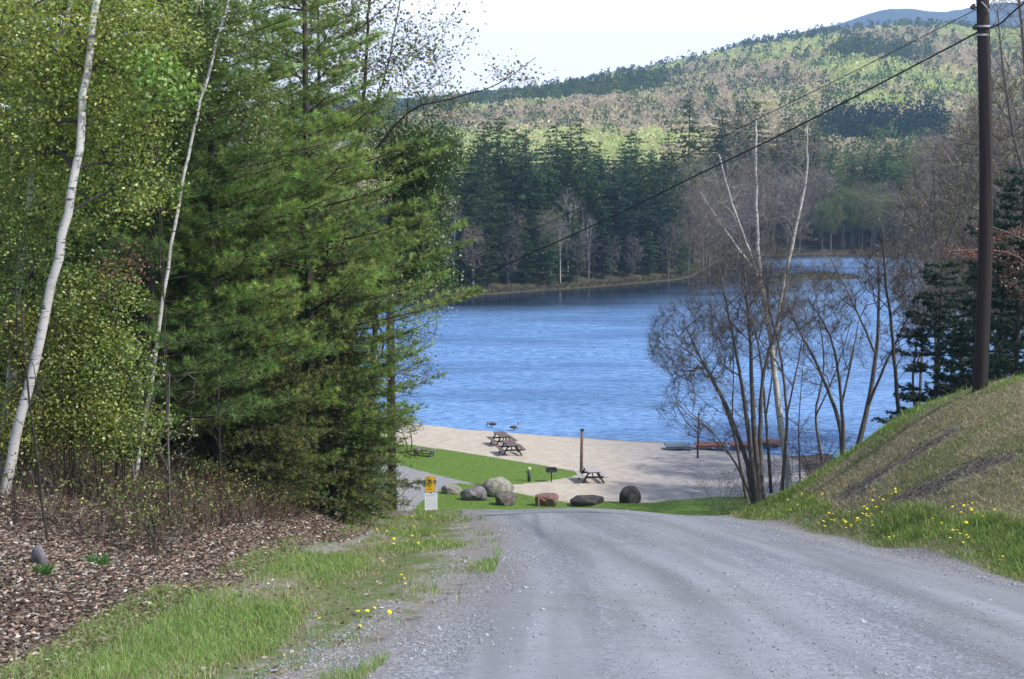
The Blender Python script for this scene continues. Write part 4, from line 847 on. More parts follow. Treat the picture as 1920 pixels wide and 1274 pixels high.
        tree_obj('sapling', b, lb, 'sapling', 'bare saplings on the bank', [('stem', wood_mesh('stem', polys, M_bark_grey if k in (0, 1) else M_bark_dark, slivers(r_, tp, td, 4, .3, .005)))])
    # filler trees behind
    fc = conifer(22, 13, lambda f: 3.0*(1-f)**.6, lambda f: .1-.25*(1-f), [(.025, .055, .02), (.04, .075, .025)], 9, .24, .05, h0=.4, dh=.36, per=6, tr=.15, step=.2, blet=.6, twigs=False, spread=.6)
    r_ = rng(90); spots = [(-11, 31), (-14.5, 34), (-9.5, 38), (-13, 42), (-17, 38), (-20, 44), (-10.5, 47), (-15, 50), (-8.6, 56), (-12, 58), (-17, 60), (-22, 55), (-25, 66), (-12, 68), (-17, 72), (-24, 78), (-13.5, 80), (-18, 88), (-26, 92), (-13.5, 92), (-10.5, 86), (-31, 80), (-11.5, 75), (-14, 101), (-20, 102), (-28, 106)]
    o = None
    for x, y in spots:
        loc = (x+r_.normal(0, .4), y, gz(x, y)-.1); sc = r_.uniform(1, 1.35) if y < 85 else r_.uniform(.55, .75)
        if x < -19: sc *= 1.2
        if o is None: o = tree_obj('conifer_tree', loc, 'shaded conifer deep in the wood left of the road', 'tree', 'shaded conifers deep in the wood', fc, 0, sc)
        else: place(o, loc, r_.random()*6, sc)
left_wood()
def blossom_tree():
    b = G(766, 89); D = 89
    tr = [(np.array([[0, 0, -.1], [.03, 0, .7], [-.1, 0, 1.5]]), .05, .02), (np.array([[-.2, 0, -.1], [-.35, 0, .6], [-.6, 0, 1.4]]), .03, .02)]
    bl = [((-.2, 0, 1.7), (1.0, .9, .55), 90), ((-1.5, 0, 1.7), (1.1, .9, .6), 70)]
    tree_obj('blossom_tree', b, 'small tree with pale cream leaves between the sand and the lawn', 'tree', None, broadleaf(47, tr, bl, 12, .09, [(.45, .45, .3), (.3, .34, .16), (.14, .16, .07)], M_bark_dark, rt=.005, lr=.18, twk=3))
blossom_tree()

# ------------------------------------------------------------------ utility pole and lines
M_pole = mat_simple('creosoted_wood', (.024, .0155, .0135), .45, 5, .8, (3, 3, .18), .7, .01)
M_iron = mat_simple('dark_iron', (.03, .03, .032), .3, 9, .6)
M_galv = mat_simple('galvanised_steel', (.34, .35, .36), .2, 12, .45)
M_cable = mat_simple('black_cable', (.012, .012, .013), .1, 5, .6)
def pole_and_lines():
    D = 31; b = G(1857, D); top = P(1838, -170, D)
    o = empty('utility_pole', b, 0, 'tall reddish brown wooden utility pole leaning slightly on the mound crest', 'utility pole')
    pts = catmull([np.array([0, 0, -.5]), (P(1849, 360, D)-b), top-b], 12); mb = MB(); mb.tube(pts, np.linspace(.165, .125, 12), 16); mb.build('pole', M_pole, o, True)
    a1 = P(1842, 52, D)-b; a2 = P(1838, 14, D)-b
    for a in (a1, a2):
        m = MB(); m.tube([a+[-.22, -.02, 0], a+[.2, -.02, 0]], .018, 8); m.box(a+np.array([-.17, -.02, 0]), (.08, .09, .09), bev=.02); m.tube([a+[-.14, 0, -.05], a+[-.14, 0, .07]], .035, 10); m.build('bracket', M_iron, o)
    m = MB()
    for dz in (.02, -.16): c = a1+[0.01, 0, dz]; m.tube([c+[0, 0, -.02], c+[0, 0, .02]], .148, 16, False)
    m.build('steel_band', M_galv, o, True)
    m = MB(); s = a2+[.02, -.15, 0]; m.tube([s+[-.05, 0, .1], s+[.06, -.02, -.02], s+[.13, 0, -.12]], .014, 6); m.build('tie_strap', M_galv, o)
    m = MB(); g0 = P(1843, 300, D)-b; m.tube([[.13, -.13, -.1], [.11, -.15, 3], a1+[.06, -.15, 0]], .006, 5); m.build('ground_wire', M_iron, o)
    far_p = G(728, 46)
    def wire(px, rad, lab, end_px, right):
        p = []
        for x, y in px: D_ = 1/np.interp(x, [728, 1842], [1/46., 1/31.]); p.append(P(x, y, D_))
        c = catmull(p[::-1], 70); m = MB(); m.tube(c, rad, 6)
        q = p[0]; d = right; m2 = [q, (q+d)/2-[0, 0, .1], d, d+(d-q)*2.2+[0, 0, .3]]; m.tube(catmull(m2, 20), rad, 6)
        t = m.build('power_line', M_cable, None, True); tag(t, lab, 'cable')
    wire([(1843, 56), (1500, 235), (1300, 332), (1170, 396), (1000, 474), (880, 527), (728, 590)], .019, 'thick lower black cable running from the utility pole down over the lake', None, P(1912, 12, 28))
    wire([(1837, 15), (1600, 135), (1420, 224), (1180, 345), (1050, 408), (850, 500), (728, 556)], .0095, 'thin upper wire running from the utility pole down over the lake', None, P(1866, -2, 29.5))
    o2 = empty('utility_pole', far_p, 0, 'second wooden utility pole downhill behind the wood, carrying the far ends of the wires', 'utility pole')
    m = MB(); m.tube([[0, 0, -.5], [0, 0, 5], [0, 0, P(728, 530, 46)[2]-far_p[2]]], [.15, .14, .12], 12); m.build('pole', M_pole, o2, True)
    m = MB(); e = P(728, 590, 46)-far_p; m.box((0, -.14, e[2]), (.12, .1, .12)); m.build('bracket', M_iron, o2)
    m = MB(); e = P(728, 556, 46)-far_p; m.box((0, -.14, e[2]), (.12, .1, .12)); m.build('bracket', M_iron, o2)
pole_and_lines()

# ------------------------------------------------------------------ boulders
import bmesh
def mat_rock(name, lo, mid, hi, sc=3.5, blotch=None):
    m = Mat(name); v = m.coord(); a = m.noise(v, sc, 8, .72, .4); b = m.noise(v, sc*7, 4, .7); f = m.math('ADD', m.math('MULTIPLY', a, .7), m.math('MULTIPLY', b, .3))
    c = m.ramp(f, [(.35, lo), (.5, mid), (.64, hi)])
    if blotch: c = m.mix(m.rng(m.noise(v, 2.1, 5, .7), .5, .6, 0, .85), c, blotch)
    return m.pbr(c, .92, m.bump(f, .8, .06))
def rock_mesh(name, seed, dims, mat, cuts=9, flat=0., sub=4, tilt=0, keep=.66):
    r = rng(seed); bm = bmesh.new(); bmesh.ops.create_icosphere(bm, subdivisions=sub, radius=1); V = np.array([v.co for v in bm.verts])
    for _ in range(cuts):
        n = rdir(r, 1)[0]; n[2] *= .7; n = norm(n); d = r.uniform(keep, .95); e = V@n-d; V = V-np.maximum(e, 0)[:, None]*n*.92
    V = V*(1+(fbm(V[:, 0]*3+7, V[:, 1]*3+V[:, 2]*2.3, seed, 1, 4)[:, None]-.5)*.16)
    if flat: V[:, 2] = np.minimum(V[:, 2], flat+V[:, 0]*tilt)
    V = V*np.array(dims)/2; V[:, 2] += dims[2]*.36
    for v, c in zip(bm.verts, V): v.co = c
    me = bpy.data.meshes.new(name); bm.to_mesh(me); bm.free(); me.materials.append(mat)
    me.polygons.foreach_set('use_smooth', np.ones(len(me.polygons), bool)); return me
def boulders():
    pale = mat_rock('rock_pale', (.09, .08, .065), (.27, .25, .21), (.5, .47, .41)); dark = mat_rock('rock_dark', (.02, .018, .02), (.055, .048, .048), (.12, .1, .1))
    mid = mat_rock('rock_brown', (.05, .042, .035), (.13, .11, .095), (.3, .27, .24)); red = mat_rock('rock_red', (.07, .03, .028), (.19, .1, .085), (.33, .24, .2)); grey = mat_rock('rock_grey', (.06, .055, .06), (.17, .155, .165), (.34, .32, .33), blotch=(.05, .042, .045))
    L = [(845, 921, 74, 1.0, .8, .72, pale, 1, 0, 0, 'small pale brown boulder, first of the row beside the sign', .1), (890, 935, 72, 1.32, 1.1, .98, grey, 2, .75, .35, 'grey boulder with a dark left end, second of the row', -.2),
         (934, 927, 73.5, 1.5, 1.3, 1.2, pale, 3, 0, 0, 'large speckled pale boulder standing behind the gap of two smaller ones', .3), (950, 946, 70.5, 1.24, 1.1, .95, mid, 4, 0, 0, 'rounded brown boulder directly in front of the large speckled one', .8),
         (1024, 949, 70.2, 1.3, 1.0, .98, red, 5, .62, .1, 'reddish boulder with a flat sloping top next to the ribboned stake', 0), (1101, 949, 70.2, 1.6, .9, .8, dark, 6, .55, -.03, 'long low dark boulder with a flat top', 0),
         (1183, 950, 70, 1.12, 1.0, 1.12, dark, 17, 0, 0, 'dark domed boulder, last of the row on the right', .4)]
    for px, py, D, w, d, h, mt, sd, fl, ti, lb, rz in L:
        x, y = P(px, py, D)[:2]; o = link('boulder', rock_mesh('boulder', sd, (w*1.14, d, h*1.02), mt, 13, fl, 4, ti), None, (x, y+d*.3, gz(x, y+d*.3)-.1)); o.rotation_euler = (0, 0, rz); tag(o, lb, 'boulder', 'boulders lining the end of the road')
    for px, D, dm, mt, sd, lb in ((40, 14.2, (.17, .14, .3), grey, 31, 'upright pale grey stone half hidden by a green plant on the leaf bank'), (688, 33, (.75, .5, .42), pale, 32, 'pale flat stone at the end of the leafy bank above the lower drive'), (737, 34, (1.1, .6, .34), mid, 33, 'low brown stone in the grass between the bank and the sign'),
                              (300, 18.2, (.22, .2, .12), mid, 34, 'small brown stone lying among the leaves below the saplings')):
        p = G(px, D); o = link('stone', rock_mesh('stone', sd, dm, mt, 8, 0, 3), None, p-[0, 0, .02]); tag(o, lb, 'stone')
boulders()

# ------------------------------------------------------------------ beach furniture
def picnic_table(loc, rz, wood, leg, label, group=None):
    o = empty('picnic_table', loc, rz, label, 'picnic table', group); L = 1.85
    m = MB()
    for i in range(5): m.box(((i-2)*.15, 0, .76), (.14, L, .04), bev=.006)
    m.build('table_top', wood, o)
    for s in (-1, 1):
        m = MB()
        for i in range(2): m.box((s*(.62+i*.15), 0, .45), (.14, L, .04), bev=.006)
        m.build('bench', wood, o)
    for e in (-1, 1):
        m = MB(); y = e*L*.33
        for s in (-1, 1): m.box((s*.43, y, .37), (.09, .05, .86), ry=-s*.5)
        m.box((0, y+.05*e, .41), (1.5, .045, .1)); m.box((0, y+.05*e, .71), (.72, .045, .09)); m.build('leg_frame', leg, o)
    m = MB(); m.box((0, L*.16, .56), (.06, .055, .55), rx=.75); m.box((0, -L*.16, .56), (.06, .055, .55), rx=-.75); m.build('brace', leg, o)
    return o
def shore_pt(px, py):
    x, y = hit(px, py, 60)
    return (x, y) if gz(x, y) > -.02 else tuple(PZ(px, py, 0)[:2])
def furniture():
    W1 = mat_simple('stained_planks', (.16, .115, .1), .4, 4, .7, (6, .6, 6)); W2 = mat_simple('dark_legs', (.02, .014, .014), .3, 4, .7); W3 = mat_simple('silvered_planks', (.42, .4, .38), .2, 4, .7, (6, .6, 6)); W4 = mat_simple('grey_planks', (.14, .145, .15), .3, 4, .8, (6, .6, 6))
    g = 'picnic tables on the sand'
    for px, py, rz, w, lb in ((941, 836, .28, W1, 'dark picnic table nearest the water, behind another on the sand'), (957, 853, .2, W1, 'dark picnic table on the sand just in front of the farthest one'), (1109, 905, .12, W3, 'picnic table with sun bleached top beside the brown post')):
        x, y = hit(px, py, 60); picnic_table((x, y, gz(x, y)-.01), rz, w, W2, lb, g)
    # low weathered bench on the lawn
    x, y = hit(795, 858, 60); o = empty('low_bench', (x, y, gz(x, y)-.02), -.35, 'low weathered grey bench table lying long side on in the upper lawn', 'bench')
    m = MB(); [m.box((0, (i-1.5)*.17, .4), (1.45, .155, .045), bev=.006) for i in range(4)]; m.build('plank_top', W4, o)
    for s in (-1, 1): m = MB(); m.box((s*.55, -.22, .2), (.08, .08, .4)); m.box((s*.55, .22, .2), (.08, .08, .4)); m.box((s*.55, 0, .32), (.06, .6, .08)); m.build('leg_frame', W4, o)
    m = MB(); m.box((0, 0, .17), (1.1, .06, .06)); m.build('stretcher', W4, o)
    # posts for a net
    pw = mat_simple('weathered_post', (.2, .135, .1), .35, 5, .85, (3, 3, .3)); pd = mat_simple('dark_post', (.07, .055, .045), .35, 5, .85, (3, 3, .3))
    for px, py, top, rad, mt, lb in ((1090, 886, 806, .1, pw, 'brown wooden net post standing by the bleached picnic table'), (1308, 860, 776, .065, pd, 'thin dark net post standing at the water side by the red docks')):
        x, y = hit(px, py, 60); z = gz(x, y); h = P(px, top, y)[2]-z; o = empty('net_post', (x, y, z), 0, lb, 'post', 'net posts on the beach')
        m = MB(); m.tube([[0, 0, -.2], [.01, 0, h*.5], [.035, 0, h]], [rad, rad*.95, rad*.9], 12); m.build('post', mt, o, True)
        m = MB(); m.tube([[.035, 0, h-.06], [.036, 0, h+.04]], [rad*1.25, rad*1.2], 12); m.build('cap', M_iron, o); m = MB(); m.tube([[rad, -.02, h*.86], [rad+.07, -.02, h*.86]], .014, 6); m.build('hook', M_iron, o)
    # standpipe and grill
    gp = mat_simple('green_paint', (.02, .06, .035), .3, 6, .5); pale = mat_simple('pale_cap', (.45, .5, .33), .2, 5, .6)
    x, y = hit(992, 905, 60); o = empty('standpipe', (x, y, gz(x, y)), .3, 'dark green standpipe with a pale round cap on the lawn', 'standpipe')
    m = MB(); m.tube([[0, 0, -.1], [0, 0, .66]], [.1, .095], 12); m.build('post', gp, o, True); m = MB(); m.tube([[0, 0, .64], [0, 0, .7], [0, 0, .79], [0, 0, .83]], [.09, .13, .11, .03], 12); m.build('cap', pale, o, True)
    m = MB(); m.tube([[-.05, -.06, .6], [-.19, -.1, .6], [-.21, -.1, .52]], .03, 8); m.build('spout', M_iron, o, True)
    x, y = hit(1034, 905, 60); o = empty('charcoal_grill', (x, y, gz(x, y)), .25, 'black pedestal charcoal grill on the lawn beside the standpipe', 'grill')
    m = MB(); m.tube([[0, 0, -.1], [0, 0, .58]], .035, 8); m.build('pedestal', M_iron, o, True)
    m = MB(); w, d, h = .52, .4, .22; m.box((0, 0, .6), (w, d, .02)); m.box((-w/2, 0, .7), (.02, d, h)); m.box((w/2, 0, .7), (.02, d, h)); m.box((0, d/2, .7), (w, .02, h)); m.box((0, -d/2, .67), (w, .02, .12)); m.build('fire_box', M_iron, o)
    m = MB(); [m.box(((i-4)*.055, 0, .79), (.012, d*1.02, .012)) for i in range(9)]; m.box((0, -d*.55, .79), (.5, .015, .015)); m.build('grate', M_iron, o)
    # docks drawn up at the water's edge
    red = mat_simple('red_planks', (.19, .08, .06), .35, 3, .8, (1, 6, 1)); blu = mat_simple('blue_grey_planks', (.1, .14, .17), .35, 3, .7, (1, 6, 1)); flt = mat_simple('float_blue', (.12, .17, .22), .3, 3, .5)
    for px, py, ln, mt, rz, lb, dz in ((1272, 838, 1.75, blu, .05, 'blue grey float section pulled up on the sand, leftmost of the docks', 0), (1332, 838, 2.1, red, -.04, 'red plank dock section behind the thin dark post', 0.12), (1395, 836, 2.0, red, .1, 'red plank dock section behind the fan shaped bare tree', 0.05), (1445, 832, 1.6, red, .5, 'red plank dock section tilted beyond the bare tree stems', .1)):
        x, y = shore_pt(px, py+6); o = empty('dock_section', (x, y, max(gz(x, y), 0)+.0+dz*.2), rz, lb, 'dock', 'dock sections pulled up on the beach')
        m = MB(); n = int(ln/.16); [m.box((-ln/2+.08+i*.16, 0, .33+dz*.3), (.145, 1.3, .035)) for i in range(n)]; m.build('deck', mt, o)
        m = MB(); m.box((0, -.6, .25+dz*.3), (ln, .05, .14)); m.box((0, .6, .25+dz*.3), (ln, .05, .14)); m.build('frame', mt, o)
        for s in (-1, 1): m = MB(); m.box((s*ln*.3, 0, .09+dz*.15), (.5, 1.0, .2+dz*.3), bev=.04); m.build('float', flt, o)
    # canoe
    x, y = hit(1575, 846, 60); p_ = P(1575, 846, 86); teal = mat_simple('teal_hull', (.05, .2, .26), .15, 3, .4)
    o = empty('canoe', (p_[0], p_[1], max(gz(p_[0], p_[1]), .05)), 1.2, 'teal canoe lying upside down on the bank under the leaning bare trees', 'canoe'); V = []; F = []; n = 21; k = 9
    for i in range(n):
        t = i/(n-1)*2-1; w = .42*(1-abs(t)**2.4)**.8+.012; h = .34+.1*abs(t)**4
        for j in range(k): a = math.pi*j/(k-1); V.append((t*1.9, w*math.cos(a), .12+h*math.sin(a)**.7))
    for i in range(n-1):
        for j in range(k-1): F.append((i*k+j, i*k+j+1, (i+1)*k+j+1, (i+1)*k+j))
    m = MB(); m.add(V, F); h_ = m.build('hull', teal, o, True)
    for s in (-1, 1): m = MB(); m.tube([[(i/10-1)*1.9+0*i, s*(.42*(1-abs(i/10-1)**2.4)**.8+.012), .12] for i in range(21)], .018, 6); m.build('gunwale', M_iron, o, True)
    # stake with ribbon
    x, y = P(1010, 960, 68.5)[:2]; z = gz(x, y); o = empty('survey_stake', (x, y, z), 0, 'thin pale stake with a pink ribbon in front of the reddish boulder', 'stake')
    m = MB(); m.box((0, 0, .4), (.05, .035, 1.0)); m.build('stake', mat_simple('raw_wood', (.45, .34, .24), .2, 5), o)
    pk = Mat('pink_tape'); pk = pk.pbr((.65, .2, .2), .6); m = MB(); m.box((.17, 0, .68), (.42, .012, .07), ry=.55); m.box((.03, -.03, .86), (.09, .05, .05)); m.build('ribbon', pk, o)
furniture()

# ------------------------------------------------------------------ road sign
def road_sign():
    b = G(803, 38); D = 38; o = empty('road_sign', b, .03, 'small post with a yellow warning plate above a white notice, left of the road', 'sign')
    o.rotation_euler[2] = .22
    zt = P(803, 893, D)[2]-b[2]; y0 = P(803, 923, D)[2]-b[2]; w0 = P(803, 925.5, D)[2]-b[2]; w1 = P(803, 957, D)[2]-b[2]; k = D/FPX
    m = MB(); [m.box((x, 0, zt/2-.15), (.014, .03, zt+.3)) for x in (-.018, .018)]; m.box((0, .012, zt/2-.15), (.05, .006, zt+.3)); m.build('post', M_galv, o)
    yel = Mat('yellow_sheet').pbr((.8, .5, .02), .5); org = Mat('orange_ink').pbr((.55, .18, .02), .6); wh = Mat('white_sheet').pbr((.86, .88, .9), .5); ink = Mat('blue_grey_ink').pbr((.3, .34, .44), .6); drk = Mat('brown_ink').pbr((.16, .07, .01), .6)
    h = zt-y0; w = 19*k; c = (zt+y0)/2; x0 = -2*k
    m = MB(); m.box((x0, -.022, c), (w, .006, h), bev=.002); p = m.build('warning_plate', yel, o)
    m = MB(); [m.box((x0+sx*(w/2-.014), -.0265, c), (.014, .003, h-.02)) for sx in (-1, 1)]; [m.box((x0, -.0265, c+sz*(h/2-.014)), (w-.045, .003, .014)) for sz in (-1, 1)]; m.build('border', org, p)
    m = MB(); m.tube([(x0+.062*math.cos(a), -.0275, c+.01+.085*math.sin(a)) for a in np.linspace(0, 6.283, 20)], .0085, 4, False); m.box((x0, -.027, c+.01), (.02, .004, .11)); m.box((x0, -.027, c+.02), (.075, .004, .016)); m.box((x0-.005, -.027, c-.135), (.13, .004, .022)); m.build('pictogram', drk, p)
    c = (w0+w1)/2; h = w0-w1; w = 24.5*k
    m = MB(); m.box((0, -.022, c), (w, .006, h), bev=.002); p = m.build('notice_plate', wh, o)
    m = MB(); m.box((0, -.0265, w0-.035), (w*.84, .003, .022)); r = random.Random(3)
    for i in range(9):
        z = w0-.075-i*.038; x = -w*.42
        while x < w*.38: l = r.uniform(.02, .06); l = min(l, w*.42-x); m.box((x+l/2, -.0265, z), (l, .003, .009)); x += l+.012
    m.build('text_lines', ink, p)
    m = MB(); [m.tube([(0, -.03, z), (0, -.02, z)], .007, 8) for z in (w0-.012, w1+.012)]; m.build('bolt', M_iron, p)
road_sign()

# ------------------------------------------------------------------ geese and cabin
def goose(px, py, up, rz, label):
    x, y = shore_pt(px, py+3); D = y; o = empty('goose', (x, y, max(gz(x, y), .01)), rz, label, 'goose', None); o.scale = (.85, .85, .85)
    body = [(-.42, .3, .012), (-.34, .31, .05), (-.18, .3, .13), (.02, .29, .16), (.2, .31, .13), (.29, .37, .08)]
    neck = [(.33, .47, .045), (.34, .6, .035), (.36, .7, .035), (.4, .755, .048), (.45, .75, .038), (.5, .735, .016), (.54, .725, .008)] if up else [(.36, .38, .05), (.44, .3, .036), (.47, .2, .034), (.48, .12, .045), (.5, .07, .035), (.52, .035, .015), (.53, .015, .008)]
    q = body+neck; pts = catmull([(a, 0, b) for a, b, c in q], 44); rr = np.interp(np.linspace(0, 1, 44), np.linspace(0, 1, len(q)), [c for a, b, c in q])
    V, F = tubes([(pts, rr, 12)]); n = len(V); cx = V[:, 0]; 
    cols = np.tile((.13, .1, .075), (n, 1)); s = np.repeat(np.linspace(0, 1, 44), 12); cols[s > .5] = (.012, .012, .013); cols[(s < .12)] = (.015, .015, .015); cols[(s > .38) & (s < .5)] = (.4, .36, .3); cols[(s > .76) & (s < .82)] = (.7, .7, .68); cols[(V[:, 2] < .2) & (s < .35) & (s > .05)] = (.5, .48, .44)
    fs = [F, np.arange(12)[None, ::-1], np.arange(43*12, 44*12)[None]]
    part('body', npmesh('body', V, fs, M_feather, cols, True), o)
    for sgn in (-1, 1):
        wv = [(-.36, .34, .01), (-.2, .36, .05), (.05, .36, .075), (.2, .35, .03)]; m = MB(); m.tube(catmull([(a, sgn*(.07+c), b) for a, b, c in wv], 12), np.interp(np.linspace(0, 1, 12), [0, .4, .8, 1], [.01, .06, .08, .03]), 10); m.build('wing', M_wing, o, True)
        m = MB(); m.tube([(0, sgn*.06, .18), (.02, sgn*.06, .09), (-.01, sgn*.06, .015)], [.02, .011, .01], 6); m.box((.03, sgn*.06, .01), (.09, .06, .012)); m.build('leg', M_iron, o)
M_feather = mat_foliage('feathers', 0, .02); M_wing = mat_simple('wing_feathers', (.1, .078, .06), .35, 9, .8)
goose(923, 799, False, 2.9, 'dark goose feeding head down at the waterline, left one')
goose(964, 805, True, .1, 'goose with neck raised at the waterline, right one')
def cabin():
    D = 234; c = P(783, 500, D); z = gz(c[0], D); o = empty('cabin', (c[0], D, z), .12, 'small dark lakeside cabin with a pale roof edge seen through leaves on the far shore', 'cabin')
    wd = mat_simple('cabin_boards', (.06, .045, .04), .3, 3, .8, (5, 5, .5)); rf = mat_simple('pale_roof', (.62, .6, .57), .12, 3, .5); zt = P(783, 489, D)[2]-z
    m = MB(); m.box((0, 0, zt/2), (4.6, 3.4, zt)); m.build('wall', wd, o)
    m = MB(); m.box((0, -1.25, zt+.35), (5.6, 2.6, .16), rx=.32); m.box((0, 1.2, zt+.35), (5.6, 2.6, .16), rx=-.32); m.build('roof', rf, o)
    m = MB(); m.box((1.1, -1.72, zt*.45), (.9, .06, zt*.85)); m.build('door', mat_simple('door_dark', (.02, .02, .022), .1, 3), o)
    m = MB(); m.box((-1.1, -1.72, zt*.6), (1.0, .05, .8)); w = m.build('window', mat_simple('window_frame', (.5, .5, .48), .1, 3), o); m = MB(); m.box((-1.1, -1.75, zt*.6), (.84, .02, .64)); m.build('pane', Mat('dark_glass').pbr((.02, .025, .03), .1), w)
cabin()

# ------------------------------------------------------------------ ground cover
def fan(r, n, pmin, pmax, d0, d1, k=1.0):
    y = d0*(d1/d0)**(r.random(n)**k); x = (r.uniform(pmin, pmax, n)-960)/FPX*y; return x, y
def blades(r, x, y, h, w, col, lean=.35, var=.2, seg2=True):
    n = len(x); z = ground_z(x, y)-.01; b = np.column_stack([x, y, z]); a = r.random(n)*6.283; s = np.column_stack([np.cos(a), np.sin(a), np.zeros(n)])
    ln = np.column_stack([r.normal(0, lean, n), r.normal(0, lean, n), np.ones(n)]); hh = (h*np.exp(r.normal(0, .3, n)))[:, None]; w = (w*(y/14)**.5)[:, None]*r.uniform(.6, 1.3, (n, 1))
    m = b+ln*[.35, .35, 1]*hh*.55; t = b+ln*hh*[1.2, 1.2, .93]
    V = np.stack([b-s*w/2, b+s*w/2, m+s*w*.4, m-s*w*.4, t], 1).reshape(-1, 3); i = np.arange(n)[:, None]*5
    cc = np.repeat(ccol(r, n, col, var, .15), 5, 0); return V, i+np.array([[0, 1, 2, 3]]), i+np.array([[3, 2, 4]]), cc
def grass_obj(parts, name, label):
    V = []; F4 = []; F3 = []; C = []; o = 0
    for v, f4, f3, c in parts: V.append(v); F4.append(f4+o); F3.append(f3+o); C.append(c); o += len(v)
    tag(link(name, npmesh(name, np.concatenate(V), [np.concatenate(F4), np.concatenate(F3)], M_grass, np.concatenate(C))), label, 'grass', kind='stuff')
M_grass = mat_foliage('grass_blades', .3, .04)
GC = [(.15, .27, .045), (.21, .33, .06), (.27, .35, .09)]; GD = [(.36, .31, .18), (.28, .26, .12), (.42, .37, .24)]
def ground_cover():
    r = rng(200); ps = []
    x, y = fan(r, 330000, -60, 960, 8.5, 45, .85); sv = sdf(VERGE, x, y); ro = sdf(ROAD, x, y)
    q = fbm(x, y*.4, 61, .9, 4); keep = (sv > -.25) & (ro < .35) & (r.random(len(x)) < np.clip((q-.31)*5+np.clip(sv, 0, 1.2)*.3-np.clip((ro+1.7)/1.5, 0, 1)*1.25, .03, 1)); x, y, q, sv = x[keep], y[keep], q[keep], sv[keep]
    dry = r.random(len(x)) < np.clip(.8-(q-.4)*3.5+np.clip(1+ro[keep]/1.6, 0, 1)*.25, .25, .95); ps.append(blades(r, x[~dry], y[~dry], .085, .006, GC)); ps.append(blades(r, x[dry], y[dry], .06, .005, GD, .6))
    grass_obj(ps, 'grass', 'patchy green and straw grass on the left verge between gravel and leaves')
    ps = []; x, y = fan(r, 330000, 1180, 2000, 14, 46, .9); ro = sdf(ROAD, x, y); mo = sdf(MOUND, x, y); px = x/y*FPX+960
    kp = (ro < .05) & (x > 3.2); x, y, ro, mo = x[kp], y[kp], ro[kp], mo[kp]
    e = (mo < .25); q = fbm(x, y, 66, 1.5, 3); k2 = e & (r.random(len(x)) < np.clip(.35-ro*1.3, 0, 1)*(.55+.45*(q > .45))); ht = np.where(q[k2] > .56, .16, .09)*np.clip(.5-ro[k2], .45, 1)*np.where((ro[k2] < -2.2) & (mo[k2] > -1.5), .4, 1); far_ = mo[k2] < -50
    ps.append(blades(r, x[k2], y[k2], ht, .0075, GC+[(.2, .26, .05)], .3)); k3 = e & ~k2 & (r.random(len(x)) < .2); ps.append(blades(r, x[k3], y[k3], .09, .006, GD, .6))
    sc = np.maximum(sdf(SCAR1, x, y), sdf(SCAR2, x, y)); k4 = (mo > .1) & (sc < -.03+.2*(fbm(x, y, 77, .5, 3)-.5)) & (r.random(len(x)) < .75); g2 = fbm(x, y, 70, 1.6, 3)[k4] > .57
    xx, yy = x[k4], y[k4]; ps.append(blades(r, xx[~g2], yy[~g2], .06, .0075, [(.33, .29, .16), (.26, .25, .11), (.4, .35, .22)], .9)); ps.append(blades(r, xx[g2], yy[g2], .07, .0075, [(.2, .24, .08), (.26, .27, .1)], .5))
    grass_obj(ps, 'grass', 'lush green grass along the right road edge turning straw coloured up the mound')
    ps = []; x, y = fan(r, 90000, 680, 1460, 50, 95, 1); kp = (np.maximum(sdf(LAWN, x, y), sdf(BOULD, x, y)) > .05) & (y > 62); x, y = x[kp], y[kp]
    ps.append(blades(r, x, y, .05, .006, [(.08, .19, .025), (.12, .24, .035), (.18, .26, .05)], .4, .14)); grass_obj(ps, 'grass', 'mown green lawn between the boulders and the sand')
    # plants: broad green weeds by the standing stone and on the bank
    for px, D, n, rad, lb in ((45, 13.8, 45, .12, 'tuft of broad green leaves in front of the standing grey stone'), (150, 15.2, 50, .2, 'spreading green weed on the leaf bank right of the stone')):
        b = G(px, D); a = r.random(n)*6.28; q = rad*r.random(n)**.5; h = .16*r.uniform(.4, 1.3, n)
        C = np.column_stack([q*np.cos(a)*.5, q*np.sin(a)*.5, np.zeros(n)]); Dn = norm(np.column_stack([np.cos(a)*.5, np.sin(a)*.5, np.ones(n)])); V, F, cc = needles(r, C, Dn, 3, .15, .03, [(.08, .18, .04), (.12, .23, .05)], .3)
        tag(link('weed', npmesh('weed', V, [F], M_leaf, cc), None, b), lb, 'plant')
    # fallen leaves
    x, y = fan(r, 120000, -120, 760, 8, 36, .9); sv = sdf(VERGE, x, y); ro = sdf(ROAD, x, y); kp = ((sv < .15) | (r.random(len(x)) < .02)) & (ro < -.2); x, y = x[kp], y[kp]; n = len(x)
    C = np.column_stack([x, y, ground_z(x, y)+.012+r.random(n)*.03]); V, F, cc = leaves(r, C, .062, .021, [(.2, .15, .11), (.3, .24, .19), (.12, .085, .062), (.44, .38, .33), (.23, .17, .13), (.08, .058, .045)], .4, down=.0)
    V = V.reshape(-1, 4, 3); c0 = V.mean(1, keepdims=True); V = c0+(V-c0)*[1, 1, .45]
    tag(link('fallen_leaves', npmesh('fallen_leaves', V.reshape(-1, 3), [F], M_dry, cc)), 'brown and tan dead leaves covering the bank under the trees', 'leaves', kind='stuff')
    # brushwood on the bank
    x, y = fan(r, 7000, -60, 720, 16.5, 32, .6); kp = (sdf(VERGE, x, y) < -1.0) & (x < -1.6); x, y = x[kp], y[kp]; n = len(x); C = np.column_stack([x, y, ground_z(x, y)])
    V, F, cc = needles(r, C, norm(np.column_stack([r.normal(0, .5, n), r.normal(0, .5, n), np.ones(n)])), 3, .7, .009, [(.07, .05, .04), (.14, .11, .09), (.1, .06, .045)], .35)
